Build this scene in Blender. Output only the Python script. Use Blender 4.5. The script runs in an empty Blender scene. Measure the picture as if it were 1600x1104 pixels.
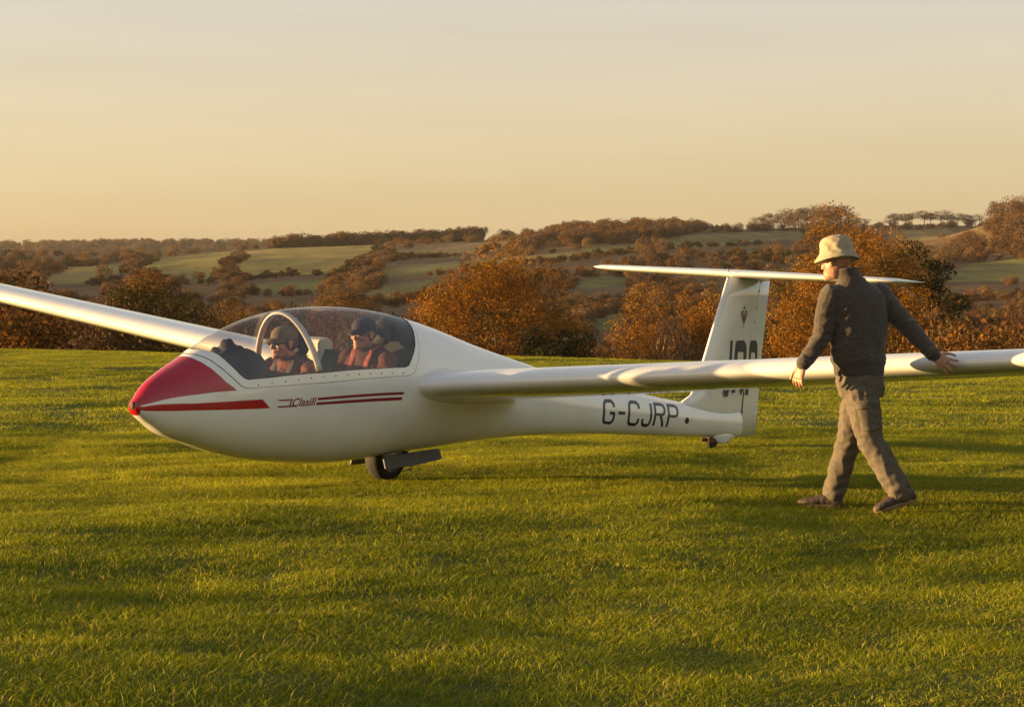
import bpy, bmesh, math, random
import numpy as np
from mathutils import Vector, Matrix, noise, geometry
from mathutils.bvhtree import BVHTree

random.seed(7); rng = np.random.default_rng(7)
S = bpy.context.scene
COL = S.collection
PI = math.pi

# ------------------------------------------------------------------ camera, world, sun, exposure
cam_d = bpy.data.cameras.new('camera'); cam = bpy.data.objects.new('camera', cam_d); COL.objects.link(cam)
cam_d.sensor_width = 36.0; cam_d.lens = 3550.3 / 1600 * 36; cam_d.clip_end = 12000; cam_d.clip_start = .1
cam.location = (0, 0, 1.3202); cam.rotation_euler = (PI/2 - .0214, 0, 0)
S.camera = cam

SUN_EL, SUN_B = math.radians(2.7), math.radians(3.5)       # low evening sun, off to the left of the view
sun_dir = Vector((-math.cos(SUN_EL)*math.cos(SUN_B), math.cos(SUN_EL)*math.sin(SUN_B), math.sin(SUN_EL)))
W = bpy.data.worlds.new('World'); S.world = W; W.use_nodes = True
nt = W.node_tree; nt.nodes.clear()
def N(tree, kind, **kw):
    n = tree.nodes.new(kind)
    for k, v in kw.items(): setattr(n, k, v)
    return n
sky = N(nt, 'ShaderNodeTexSky'); sky.sky_type = 'NISHITA'; sky.sun_disc = False
sky.sun_elevation = SUN_EL; sky.sun_rotation = math.atan2(sun_dir.x, sun_dir.y)
sky.air_density = 1.0; sky.dust_density = 1.5; sky.ozone_density = 1.0; sky.altitude = 150
# a warm band of dusty air low round the whole horizon, the clear sky above it
tc = N(nt, 'ShaderNodeTexCoord'); sep = N(nt, 'ShaderNodeSeparateXYZ')
nt.links.new(tc.outputs['Generated'], sep.inputs[0])
ramp = N(nt, 'ShaderNodeValToRGB'); nt.links.new(sep.outputs['Z'], ramp.inputs[0])
SKY_STOPS = [(0.0, (.080, .075, .050)), (.030, (.115, .092, .062)), (.055, (.130, .106, .076)), (.083, (.146, .118, .092)), (.130, (.136, .116, .108)),
             (.25, (.142, .130, .116)), (.5, (.104, .101, .104)), (1.0, (.046, .054, .078))]
e = ramp.color_ramp.elements
while len(e) < len(SKY_STOPS): e.new(.5)
for el, (p, c) in zip(e, SKY_STOPS): el.position = p; el.color = (*c, 1)
bgs = N(nt, 'ShaderNodeBackground'); bgs.inputs[1].default_value = .05
bgr = N(nt, 'ShaderNodeBackground')
smp = N(nt, 'ShaderNodeMapping'); smp.inputs['Scale'].default_value = (2.2, 2.2, 26); nt.links.new(tc.outputs['Generated'], smp.inputs[0])
snz = N(nt, 'ShaderNodeTexNoise'); snz.inputs['Scale'].default_value = 1.6; snz.inputs['Detail'].default_value = 5; nt.links.new(smp.outputs[0], snz.inputs[0])
smr = N(nt, 'ShaderNodeMapRange'); smr.inputs['From Min'].default_value = .3; smr.inputs['From Max'].default_value = .7; smr.inputs['To Min'].default_value = .93; smr.inputs['To Max'].default_value = 1.07
nt.links.new(snz.outputs[0], smr.inputs[0]); nt.links.new(smr.outputs[0], bgr.inputs[1])      # thin veils of high cloud
nt.links.new(sky.outputs[0], bgs.inputs[0]); nt.links.new(ramp.outputs[0], bgr.inputs[0])
add = N(nt, 'ShaderNodeAddShader'); out = N(nt, 'ShaderNodeOutputWorld')
nt.links.new(bgs.outputs[0], add.inputs[0]); nt.links.new(bgr.outputs[0], add.inputs[1]); nt.links.new(add.outputs[0], out.inputs[0])

sd = bpy.data.lights.new('sun', 'SUN'); sun = bpy.data.objects.new('sun', sd); COL.objects.link(sun)
sd.energy = 5.0; sd.angle = math.radians(.6); sd.color = (1.0, .65, .27)
sun.rotation_euler = sun_dir.to_track_quat('Z', 'Y').to_euler()
S.view_settings.view_transform = 'Standard'; S.view_settings.look = 'None'; S.view_settings.gamma = 1.0
S.view_settings.use_curve_mapping = False; S.view_settings.exposure = 1.75
S.cycles.max_bounces = 7; S.cycles.transparent_max_bounces = 16; S.cycles.diffuse_bounces = 3; S.cycles.glossy_bounces = 3
S.cycles.volume_bounces = 0; S.cycles.use_denoising = True; S.cycles.sample_clamp_indirect = 6

# ------------------------------------------------------------------ helpers
def obj(name, mesh, mat=None, parent=None, kind=None, label=None, cat=None, group=None):
    o = bpy.data.objects.new(name, mesh); COL.objects.link(o)
    if mat is not None and mesh is not None and len(mesh.materials) == 0: mesh.materials.append(mat)
    if parent: o.parent = parent
    tag(o, label, cat, group, kind)
    return o
def tag(o, label=None, cat=None, group=None, kind=None):
    if label: o['label'] = label
    if cat: o['category'] = cat
    if group: o['group'] = group
    if kind: o['kind'] = kind
    return o
def empty(name, loc, rot=(0, 0, 0), **kw):
    o = bpy.data.objects.new(name, None); COL.objects.link(o); o.location = loc; o.rotation_euler = rot
    o.empty_display_size = .2
    return tag(o, **kw)
def mesh_np(name, V, F, smooth=True, col=None, mat=None, normals=None):
    me = bpy.data.meshes.new(name); V = np.asarray(V, np.float32)
    if isinstance(F, np.ndarray):
        n, k = F.shape
        me.vertices.add(len(V)); me.vertices.foreach_set('co', V.ravel())
        me.loops.add(n*k); me.loops.foreach_set('vertex_index', F.astype(np.int32).ravel())
        me.polygons.add(n); me.polygons.foreach_set('loop_start', np.arange(0, n*k, k, dtype=np.int32))
        me.update(calc_edges=True)
    else:
        me.from_pydata([tuple(v) for v in V], [], [tuple(f) for f in F]); me.update()
    me.polygons.foreach_set('use_smooth', np.full(len(me.polygons), smooth))
    if col is not None:
        a = me.color_attributes.new('col', 'FLOAT_COLOR', 'POINT')
        c = np.ones((len(V), 4), np.float32); c[:, :3] = col; a.data.foreach_set('color', c.ravel())
    if normals is not None: me.normals_split_custom_set_from_vertices([tuple(x) for x in np.asarray(normals)])
    if mat: me.materials.append(mat)
    return me
def grid_faces(n, m, close=False):
    F = []
    for i in range(n-1):
        for j in range(m if close else m-1):
            F.append((i*m+j, i*m+(j+1) % m, (i+1)*m+(j+1) % m, (i+1)*m+j))
    return np.array(F)
def loft(rings, caps=True):
    """rings: list of (k,3) arrays, closed sections"""
    k = len(rings[0]); V = np.concatenate(rings); F = [tuple(f) for f in grid_faces(len(rings), k, True)]
    if caps:
        F.append(tuple(range(k))[::-1]); F.append(tuple(range((len(rings)-1)*k, len(rings)*k)))
    return V, F
def bm_of(parts):
    bm = bmesh.new()
    for V, F in parts:
        vs = [bm.verts.new(v) for v in V]
        for f in F:
            try: bm.faces.new([vs[i] for i in f])
            except ValueError: pass
    return bm
def mesh_parts(name, parts, smooth=True, mat=None, bevel=0):
    bm = bm_of(parts); bmesh.ops.recalc_face_normals(bm, faces=bm.faces)
    if bevel:
        bmesh.ops.bevel(bm, geom=[x for x in bm.edges if x.is_manifold and x.calc_face_angle(0) > .5], offset=bevel, segments=2, affect='EDGES', profile=.6)
    me = bpy.data.meshes.new(name); bm.to_mesh(me); bm.free()
    me.polygons.foreach_set('use_smooth', np.full(len(me.polygons), smooth))
    if mat: me.materials.append(mat)
    return me
def ring(c, a, b, ra, rb, k=16, n=2.0):
    t = np.linspace(0, 2*PI, k, endpoint=False); ct, st = np.cos(t), np.sin(t)
    x = np.sign(ct)*np.abs(ct)**(2/n)*ra; y = np.sign(st)*np.abs(st)**(2/n)*rb
    return np.asarray(c)+np.outer(x, a)+np.outer(y, b)
def tube(pts, rad, up=(0, 0, 1), k=14, flat=1.0, dome=True, n=2.0):
    """closed tube through pts; rad scalars or (ra, rb); flat scales the second radius"""
    P = [np.asarray(p, float) for p in pts]; R = [(r, r*flat) if np.isscalar(r) else r for r in rad]
    T = []
    for i in range(len(P)):
        d = P[min(i+1, len(P)-1)]-P[max(i-1, 0)]; T.append(d/np.linalg.norm(d))
    rings = []; upv = np.asarray(up, float)
    def fr(t):
        a = np.cross(upv, t); l = np.linalg.norm(a)
        if l < 1e-3: a = np.cross((1, .1, 0), t); l = np.linalg.norm(a)
        a /= l; return a, np.cross(t, a)
    if dome:
        a, b = fr(T[0])
        for q in (80, 50, 25): rings.append(ring(P[0]-T[0]*min(R[0])*math.sin(math.radians(q)), a, b, R[0][0]*math.cos(math.radians(q)), R[0][1]*math.cos(math.radians(q)), k, n))
    for p, t, r in zip(P, T, R):
        a, b = fr(t); rings.append(ring(p, a, b, r[0], r[1], k, n))
    if dome:
        a, b = fr(T[-1])
        for q in (25, 50, 80): rings.append(ring(P[-1]+T[-1]*min(R[-1])*math.sin(math.radians(q)), a, b, R[-1][0]*math.cos(math.radians(q)), R[-1][1]*math.cos(math.radians(q)), k, n))
    return loft(rings)
def ell(c, r, M=None, k=16):
    rings = []
    for q in np.linspace(-86, 86, 10):
        q = math.radians(q); rings.append(ring((0, 0, r[2]*math.sin(q)), (1, 0, 0), (0, 1, 0), r[0]*math.cos(q), r[1]*math.cos(q), k))
    V, F = loft(rings)
    if M is not None: V = V@np.asarray(M).T
    return V+np.asarray(c), F
def box(x0, x1, y0, y1, z0, z1):
    V = np.array([(x, y, z) for x in (x0, x1) for y in (y0, y1) for z in (z0, z1)], float)
    return V, [(0, 1, 3, 2), (4, 6, 7, 5), (0, 4, 5, 1), (2, 3, 7, 6), (0, 2, 6, 4), (1, 5, 7, 3)]
def remesh(parts, voxel, smooth_n=2, name='m', post=None):
    bm = bm_of(parts); bmesh.ops.recalc_face_normals(bm, faces=bm.faces)
    me = bpy.data.meshes.new(name); bm.to_mesh(me); bm.free()
    o = bpy.data.objects.new('tmp', me); COL.objects.link(o)
    m = o.modifiers.new('r', 'REMESH'); m.mode = 'VOXEL'; m.voxel_size = voxel; m.adaptivity = 0
    if smooth_n:
        s = o.modifiers.new('s', 'SMOOTH'); s.factor = .5; s.iterations = smooth_n
    dg = bpy.context.evaluated_depsgraph_get(); r = bpy.data.meshes.new_from_object(o.evaluated_get(dg))
    bpy.data.objects.remove(o); bpy.data.meshes.remove(me)
    if post:
        V = np.empty(len(r.vertices)*3, np.float32); r.vertices.foreach_get('co', V); V = V.reshape(-1, 3)
        Nn = np.empty(len(r.vertices)*3, np.float32); r.vertices.foreach_get('normal', Nn); Nn = Nn.reshape(-1, 3)
        V = post(V, Nn).astype(np.float32); r.vertices.foreach_set('co', V.ravel()); r.update()
    r.polygons.foreach_set('use_smooth', np.full(len(r.polygons), True))
    return r

# ------------------------------------------------------------------ materials
def mat(name, base=(.5, .5, .5), rough=.5, **kw):
    m = bpy.data.materials.new(name); m.use_nodes = True; p = m.node_tree.nodes['Principled BSDF']
    p.inputs['Base Color'].default_value = (*base, 1); p.inputs['Roughness'].default_value = rough
    for k, v in kw.items(): p.inputs[k.replace('_', ' ')].default_value = v
    return m
def noisy(m, c1, c2, scale=8, detail=5, bump=0, bscale=None, coord='Object', stretch=None, rough=None):
    t = m.node_tree; p = t.nodes['Principled BSDF']
    tcn = N(t, 'ShaderNodeTexCoord'); src = tcn.outputs[coord]
    if stretch:
        mp = N(t, 'ShaderNodeMapping'); mp.inputs['Scale'].default_value = stretch; t.links.new(src, mp.inputs[0]); src = mp.outputs[0]
    n = N(t, 'ShaderNodeTexNoise'); n.inputs['Scale'].default_value = scale; n.inputs['Detail'].default_value = detail; t.links.new(src, n.inputs[0])
    r = N(t, 'ShaderNodeValToRGB'); r.color_ramp.elements[0].color = (*c1, 1); r.color_ramp.elements[1].color = (*c2, 1)
    r.color_ramp.elements[0].position = .32; r.color_ramp.elements[1].position = .68
    t.links.new(n.outputs[0], r.inputs[0]); t.links.new(r.outputs[0], p.inputs['Base Color'])
    if rough:
        mr = N(t, 'ShaderNodeMapRange'); mr.inputs['To Min'].default_value, mr.inputs['To Max'].default_value = rough
        t.links.new(n.outputs[0], mr.inputs[0]); t.links.new(mr.outputs[0], p.inputs['Roughness'])
    if bump:
        n2 = N(t, 'ShaderNodeTexNoise'); n2.inputs['Scale'].default_value = bscale or scale*6; n2.inputs['Detail'].default_value = 4; t.links.new(src, n2.inputs[0])
        b = N(t, 'ShaderNodeBump'); b.inputs['Strength'].default_value = bump; b.inputs['Distance'].default_value = .01
        t.links.new(n2.outputs[0], b.inputs['Height']); t.links.new(b.outputs[0], p.inputs['Normal'])
    return m
def leaf_mat(name, trans=.35, rough=.6, tint=None, spec=.25, wnoise=None):
    m = mat(name, rough=rough); t = m.node_tree; p = t.nodes['Principled BSDF']; p.inputs['Specular IOR Level'].default_value = spec
    a = N(t, 'ShaderNodeAttribute'); a.attribute_name = 'col'; c = a.outputs['Color']
    if wnoise:      # real variation of the plants from place to place
        g = N(t, 'ShaderNodeNewGeometry'); mp = N(t, 'ShaderNodeMapping'); mp.inputs['Scale'].default_value = wnoise[0]; t.links.new(g.outputs['Position'], mp.inputs[0])
        n = N(t, 'ShaderNodeTexNoise'); n.inputs['Scale'].default_value = 1; n.inputs['Detail'].default_value = 4; t.links.new(mp.outputs[0], n.inputs[0])
        r = N(t, 'ShaderNodeValToRGB'); r.color_ramp.elements[0].color = (*wnoise[1], 1); r.color_ramp.elements[1].color = (*wnoise[2], 1)
        r.color_ramp.elements[0].position = .35; r.color_ramp.elements[1].position = .65
        mx = N(t, 'ShaderNodeMix', data_type='RGBA', blend_type='MULTIPLY'); mx.inputs[0].default_value = 1
        t.links.new(n.outputs[0], r.inputs[0]); t.links.new(c, mx.inputs[6]); t.links.new(r.outputs[0], mx.inputs[7]); c = mx.outputs[2]
    tr = N(t, 'ShaderNodeBsdfTranslucent'); mix = N(t, 'ShaderNodeMixShader'); mix.inputs[0].default_value = trans
    o = t.nodes['Material Output']
    t.links.new(c, p.inputs['Base Color']); t.links.new(c, tr.inputs[0])
    t.links.new(p.outputs[0], mix.inputs[1]); t.links.new(tr.outputs[0], mix.inputs[2]); t.links.new(mix.outputs[0], o.inputs[0])
    return m
M = {}
M['white'] = noisy(mat('white_gelcoat', rough=.2, Coat_Weight=.9, Coat_Roughness=.035), (.76, .745, .69), (.82, .805, .755), 3, 6, rough=(.10, .20))
M['red'] = noisy(mat('red_paint', rough=.25, Coat_Weight=.5, Coat_Roughness=.08), (.36, .004, .012), (.43, .006, .016), 4, rough=(.2, .32))
M['navy'] = mat('navy_vinyl', (.018, .026, .05), .35)
M['darkred'] = mat('dark_red_vinyl', (.22, .008, .012), .4)
M['seal'] = mat('dark_seal', (.05, .05, .048), .6)
M['tyre'] = noisy(mat('tyre_rubber', rough=.85), (.010, .009, .008), (.026, .021, .016), 20, bump=.3)
M['steel'] = noisy(mat('dull_steel', rough=.45, Metallic=.8), (.25, .24, .23), (.4, .39, .37), 20)
M['doorgrey'] = noisy(mat('grubby_grey_paint', rough=.5), (.030, .028, .027), (.065, .061, .058), 9, bump=.1)
M['black'] = noisy(mat('matt_black', rough=.7), (.010, .010, .011), (.022, .021, .021), 15, bump=.1)
M['interior'] = noisy(mat('interior_grey', rough=.6), (.10, .10, .10), (.16, .155, .15), 12, bump=.1)
M['cream'] = noisy(mat('cream_plastic', rough=.5), (.5, .46, .38), (.58, .53, .45), 10)
M['hoop'] = noisy(mat('hoop_grey_white', rough=.4), (.5, .49, .46), (.58, .57, .54), 10)
M['skin'] = noisy(mat('skin', rough=.5, Subsurface_Weight=.12, Subsurface_Scale=.01), (.38, .18, .11), (.47, .25, .16), 25, bump=.1)
M['lens'] = mat('clear_lens', (.20, .16, .13), .08)
M['dark'] = mat('dark_lens', (.012, .012, .014), .1)
M['eye'] = mat('eye_white', (.6, .57, .53), .2)
M['hair'] = noisy(mat('dark_hair', rough=.6), (.045, .030, .020), (.10, .068, .048), 60, bump=.5)
def glass_mat():
    m = bpy.data.materials.new('canopy_acrylic'); m.use_nodes = True; t = m.node_tree; t.nodes.clear()
    tr = N(t, 'ShaderNodeBsdfTransparent'); tr.inputs[0].default_value = (.84, .825, .84, 1)
    gl = N(t, 'ShaderNodeBsdfGlossy'); gl.inputs['Roughness'].default_value = .03
    lw = N(t, 'ShaderNodeLayerWeight'); lw.inputs[0].default_value = .5          # Schlick reflectance, the same from both sides
    pw = N(t, 'ShaderNodeMath', operation='POWER'); pw.inputs[1].default_value = 5; t.links.new(lw.outputs['Facing'], pw.inputs[0])
    fk = N(t, 'ShaderNodeMath', operation='MULTIPLY_ADD'); fk.inputs[1].default_value = .85; fk.inputs[2].default_value = .055; t.links.new(pw.outputs[0], fk.inputs[0])
    df = N(t, 'ShaderNodeBsdfDiffuse'); df.inputs[0].default_value = (.6, .58, .58, 1)
    tcn = N(t, 'ShaderNodeTexCoord'); n = N(t, 'ShaderNodeTexNoise'); n.inputs['Scale'].default_value = 5; n.inputs['Detail'].default_value = 8
    mr = N(t, 'ShaderNodeMapRange'); mr.inputs['From Min'].default_value = .35; mr.inputs['From Max'].default_value = .75; mr.inputs['To Min'].default_value = .02; mr.inputs['To Max'].default_value = .10
    t.links.new(tcn.outputs['Object'], n.inputs[0]); t.links.new(n.outputs[0], mr.inputs[0])
    m1 = N(t, 'ShaderNodeMixShader'); m2 = N(t, 'ShaderNodeMixShader'); o = N(t, 'ShaderNodeOutputMaterial')
    t.links.new(fk.outputs[0], m1.inputs[0]); t.links.new(tr.outputs[0], m1.inputs[1]); t.links.new(gl.outputs[0], m1.inputs[2])
    t.links.new(mr.outputs[0], m2.inputs[0]); t.links.new(m1.outputs[0], m2.inputs[1]); t.links.new(df.outputs[0], m2.inputs[2])
    t.links.new(m2.outputs[0], o.inputs[0]); return m
M['glass'] = glass_mat()
M['leaf'] = leaf_mat('autumn_leaves', .26, spec=.03)
M['twig'] = leaf_mat('bare_twigs', .1, .8, spec=.04)
M['grass'] = leaf_mat('grass_blades', .42, .55, spec=.15, wnoise=((.55, 1.1, 1), (.70, .74, .66), (1.34, 1.25, 1.1)))
M['bark'] = noisy(mat('bark', rough=.9), (.035, .026, .018), (.09, .07, .05), 3, bump=.6, stretch=(1, 1, .25))
# ------------------------------------------------------------------ terrain
def sstep(a,b,x):
    t=np.clip((x-a)/(b-a),0,1); return t*t*(3-2*t)
RA=np.array([-1.2,-.45,-.225,-.165,-.146,-.104,-.073,-.028,-.011,.028,.056,.085,.104,.155,.183,.225,.35,.7,1.2])   # azimuth X/Y
RE=np.array([.018,.020,.0215,.0214,.0228,.0251,.0259,.0276,.0282,.0327,.0332,.0330,.0335,.0349,.0355,.0340,.031,.028,.024])  # ridge elevation (slope)
TY=np.array([300,360,420,500,600,700,800,900,1000,1100,1200,1300,1400,1500.])
TE=np.array([-.0876,-.048,-.026,-.0115,-.0008,.0065,.0110,.0145,.0172,.0194,.0213,.0230,.0245,.0256])
def vnoise(X,Y,seed=0):
    ix=np.floor(X).astype(np.int64);iy=np.floor(Y).astype(np.int64);fx=X-ix;fy=Y-iy;fx=fx*fx*(3-2*fx);fy=fy*fy*(3-2*fy)
    def hsh(a,b):
        h=(a*374761393+b*668265263+seed*974711)&0xffffffff;h=((h^(h>>13))*1274126177)&0xffffffff;return ((h^(h>>16))&0xffff)/32767.5-1
    return (hsh(ix,iy)*(1-fx)+hsh(ix+1,iy)*fx)*(1-fy)+(hsh(ix,iy+1)*(1-fx)+hsh(ix+1,iy+1)*fx)*fy
def turf(X,Y):
    b=.022*vnoise(X/.9,Y/.8,1)+.040*vnoise(X/2.3+3,Y/1.9,2)+.030*vnoise(X/6,Y/5,3)
    calm=np.ones_like(b)
    for cx,cy,r in ((-.95,17.2,1.2),(1.85,20.95,1.0),(2.2,14.45,.9)): calm=calm*(1-np.exp(-((X-cx)**2+(Y-cy)**2)/r**2))
    return b*calm*(1-sstep(55,75,Y))
def hnoise(X,Y):
    return (np.sin(X*.0131+Y*.0047+1.3)*np.cos(Y*.0093-X*.0031)+.5*np.sin(X*.031-1.1+Y*.017)*np.sin(Y*.023+.4))
def height(X,Y):
    X=np.asarray(X,float);Y=np.asarray(Y,float)
    d=(Y-56.5+.74*np.clip(X,-60,60))/1.22+3
    d=np.maximum(d,0); k=21.
    drop=np.where(d<k,-d*d/280,-k*k/280-(d-k)*.15)
    drop=np.where(drop<-14,-14-10*np.tanh((-14-drop)/10),drop)
    field=drop+turf(X,Y)+.02*np.sin(X*.35+.8*np.sin(Y*.21))*np.cos(Y*.27+1)*np.exp(-(d/30)**2)
    az=X/np.maximum(Y,50)
    el=np.interp(Y,TY,TE)+(np.interp(az,RA,RE)-.0256)*sstep(480,1500,Y)
    hill=1.32+Y*el+hnoise(X,Y)*np.interp(Y,[300,500,900,1500],[.5,1.2,2.0,1.2])
    # behind the near ridge: dip, then the far ridge
    zr=1.32+1500*np.interp(az,RA,RE)
    far=1.32+3600*np.interp(az,[-1.2,-.3,-.225,-.19,-.14,-.1,0,.3,1.2],[.016,.022,.0243,.0248,.0252,.0250,.022,.018,.015])
    back=np.interp(Y,[1500,2100,3600,4300],[0,1,2,3])
    b=np.where(back<1,zr+(np.minimum(zr,30)-8-zr)*sstep(0,1,back),np.where(back<2,(np.minimum(zr,30)-8)+(far-(np.minimum(zr,30)-8))*sstep(0,1,back-1),far-25*(back-2)))
    hill=np.where(Y>1500,b,hill)+17*np.exp(-((X-232)/34)**2-((Y-1000)/120)**2)
    t=sstep(225,300,Y)
    return field*(1-t)+hill*t
FIELDS = {
 'A':[(-156.6, 936.0), (-211.0, 1289.0), (-210.3, 1398.0), (-188.8, 1470.0), (-176.9, 1474.0), (-157.1, 1315.0), (-120.0, 973.0), (-114.8, 906.0), (-103.3, 806.0), (-114.2, 774.0), (-129.4, 854.0), (-156.6, 936.0)],
 'A2':[(-170.0, 1451.0), (-148.0, 1459.0), (-109.8, 1499.0), (-77.2, 1413.0), (-78.9, 1346.0), (-77.1, 1216.0), (-62.0, 899.0), (-63.0, 877.0), (-71.8, 876.0), (-87.8, 866.0), (-100.2, 847.0), (-108.4, 903.0), (-119.6, 1001.0)],
 'S':[(-169.3, 822.0), (-188.6, 969.0), (-230.9, 1281.0), (-226.2, 1345.0), (-160.6, 938.0), (-148.6, 824.0), (-149.5, 790.0), (-157.9, 784.0)],
 'L':[(-89.1, 766.0), (-80.1, 790.0), (-69.4, 821.0), (-64.0, 789.0), (-59.8, 720.0), (-70.5, 695.0), (-82.1, 707.0)],
 'B':[(-67.8, 1240.0), (-59.4, 1319.0), (-30.7, 1364.0), (0.4, 1337.0), (-10.6, 1253.0), (-15.9, 1176.0), (-36.3, 1172.0), (-54.5, 1074.0)],
 'C':[(-49.4, 877.0), (-35.6, 972.0), (-11.7, 1040.0), (18.4, 1089.0), (52.9, 1160.0), (66.5, 1168.0), (62.1, 1102.0), (33.3, 984.0), (12.1, 932.0), (-9.9, 882.0), (-30.9, 844.0), (-45.1, 842.0)],
 'D':[(-46.3, 688.0), (-41.9, 743.0), (-26.7, 824.0), (-22.2, 787.0), (-23.9, 706.0), (-29.6, 656.0), (-34.5, 583.0), (-40.8, 594.0)],
 'E':[(83.3, 1232.0), (113.9, 1348.0), (152.6, 1389.0), (184.7, 1457.0), (160.8, 1241.0), (121.6, 1199.0), (89.1, 1130.0), (76.1, 1126.0)],
 'F':[(150.2, 796.0), (178.7, 881.0), (197.0, 874.0), (204.0, 862.0), (169.4, 716.0), (151.3, 726.0), (138.7, 735.0)],
 'G':[(224.8, 1364.0), (272.8, 1424.0), (210.7, 1011.0), (205.7, 1014.0), (201.9, 1070.0), (198.6, 1175.0)],
 'H':[(18.1, 534.0), (23.5, 575.0), (30.5, 585.0), (25.9, 526.0), (18.3, 499.0)],
 'I':[(19.8, 780.0), (33.0, 807.0), (41.3, 793.0), (33.7, 748.0), (21.1, 715.0)],}
HEDGES= [[(-212.4, 1356.0), (-207.8, 1283.0), (-155.0, 920.0)], [(-162.8, 1363.0), (-129.0, 1053.0), (-113.6, 900.0), (-101.2, 795.0)], [(-99.3, 790.0), (-92.3, 819.0), (-84.2, 854.0), (-71.3, 867.0), (-58.5, 866.0)], [(-75.5, 1341.0), (-67.8, 1070.0), (-62.3, 884.0), (-60.1, 762.0)], [(-63.3, 973.0), (-52.7, 1040.0), (-35.4, 1142.0), (-15.7, 1162.0), (-9.0, 1274.0)], [(-157.0, 929.0), (-116.7, 782.0), (-103.1, 779.0)], [(-30.6, 835.0), (-9.8, 873.0), (11.8, 912.0), (32.9, 972.0), (59.0, 1091.0)], [(-146.3, 775.0), (-138.0, 803.0), (-122.4, 776.0)], [(71.5, 1103.0), (97.4, 1152.0), (134.5, 1194.0)], [(168.7, 894.0), (184.4, 935.0), (190.7, 915.0)], [(-39.1, 578.0), (-28.8, 638.0), (-21.7, 699.0)], [(-82.1, 694.0), (-69.0, 680.0), (-57.6, 705.0)]]
def in_poly(X, Y, poly):
    r = np.zeros(X.shape, bool); n = len(poly)
    for i in range(n):
        x0, y0 = poly[i]; x1, y1 = poly[(i+1) % n]
        c = ((y0 > Y) != (y1 > Y)) & (X < (x1-x0)*(Y-y0)/((y1-y0) if y1 != y0 else 1e-9)+x0)
        r ^= c
    return r
FCOL = dict(A=(.24, .20, .048), A2=(.25, .20, .05), S=(.22, .18, .05), L=(.15, .145, .04), B=(.21, .15, .062), C=(.20, .17, .05), D=(.19, .165, .045),
            E=(.20, .165, .055), F=(.17, .155, .045), G=(.21, .155, .06), H=(.12, .13, .035), I=(.16, .15, .04))
def field_of(X, Y):
    r = np.full(X.shape, -1)
    for i, k in enumerate(FIELDS): r[in_poly(X, Y, FIELDS[k])] = i
    return r
def cover_mat():
    m = mat('land_cover', rough=.9); t = m.node_tree; p = t.nodes['Principled BSDF']; p.inputs['Specular IOR Level'].default_value = .1
    a = N(t, 'ShaderNodeAttribute'); a.attribute_name = 'col'
    g = N(t, 'ShaderNodeNewGeometry'); mp = N(t, 'ShaderNodeMapping'); mp.inputs['Scale'].default_value = (.08, .02, .05); t.links.new(g.outputs['Position'], mp.inputs[0])
    n = N(t, 'ShaderNodeTexNoise'); n.inputs['Scale'].default_value = 1; n.inputs['Detail'].default_value = 8; n.inputs['Roughness'].default_value = .65; t.links.new(mp.outputs[0], n.inputs[0])
    r = N(t, 'ShaderNodeValToRGB'); r.color_ramp.elements[0].color = (.62, .60, .58, 1); r.color_ramp.elements[1].color = (1.3, 1.25, 1.15, 1)
    r.color_ramp.elements[0].position = .35; r.color_ramp.elements[1].position = .68
    mx = N(t, 'ShaderNodeMix', data_type='RGBA', blend_type='MULTIPLY'); mx.inputs[0].default_value = 1
    t.links.new(n.outputs[0], r.inputs[0]); t.links.new(a.outputs['Color'], mx.inputs[6]); t.links.new(r.outputs[0], mx.inputs[7]); t.links.new(mx.outputs[2], p.inputs['Base Color'])
    return m
M['cover'] = cover_mat()
az = np.concatenate([np.linspace(-1.1, -.3, 40, endpoint=False), np.linspace(-.3, .3, 360, endpoint=False), np.linspace(.3, 1.1, 41)])
def ground(name, ys, label=None):
    A, Y = np.meshgrid(az, ys); X = A*(Y+60)
    Z = height(X, Y)
    fi = field_of(X, Y); c = np.empty(X.shape+(3,)); c[:] = (.14, .085, .036)
    for i, k in enumerate(FIELDS): c[fi == i] = FCOL[k]
    c[Y > 1900] = (.06, .045, .034)
    c[Y < 110] = (.09, .105, .008)
    F = grid_faces(len(ys), len(az))[:, ::-1]
    me = mesh_np(name, np.stack([X, Y, Z], -1).reshape(-1, 3), F, col=c.reshape(-1, 3), mat=M['cover'])
    return obj(name, me, kind='structure')
y1 = np.concatenate([np.arange(-50, 2, 4.), np.arange(2, 34, .25), np.arange(34, 90.1, .8)])
ys2 = [90.0]
while ys2[-1] < 1500: ys2.append(ys2[-1]*1.0125)
while ys2[-1] < 4300: ys2.append(ys2[-1]*1.03)
ground('grass_field', y1); ground('hills', np.array(ys2))

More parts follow.
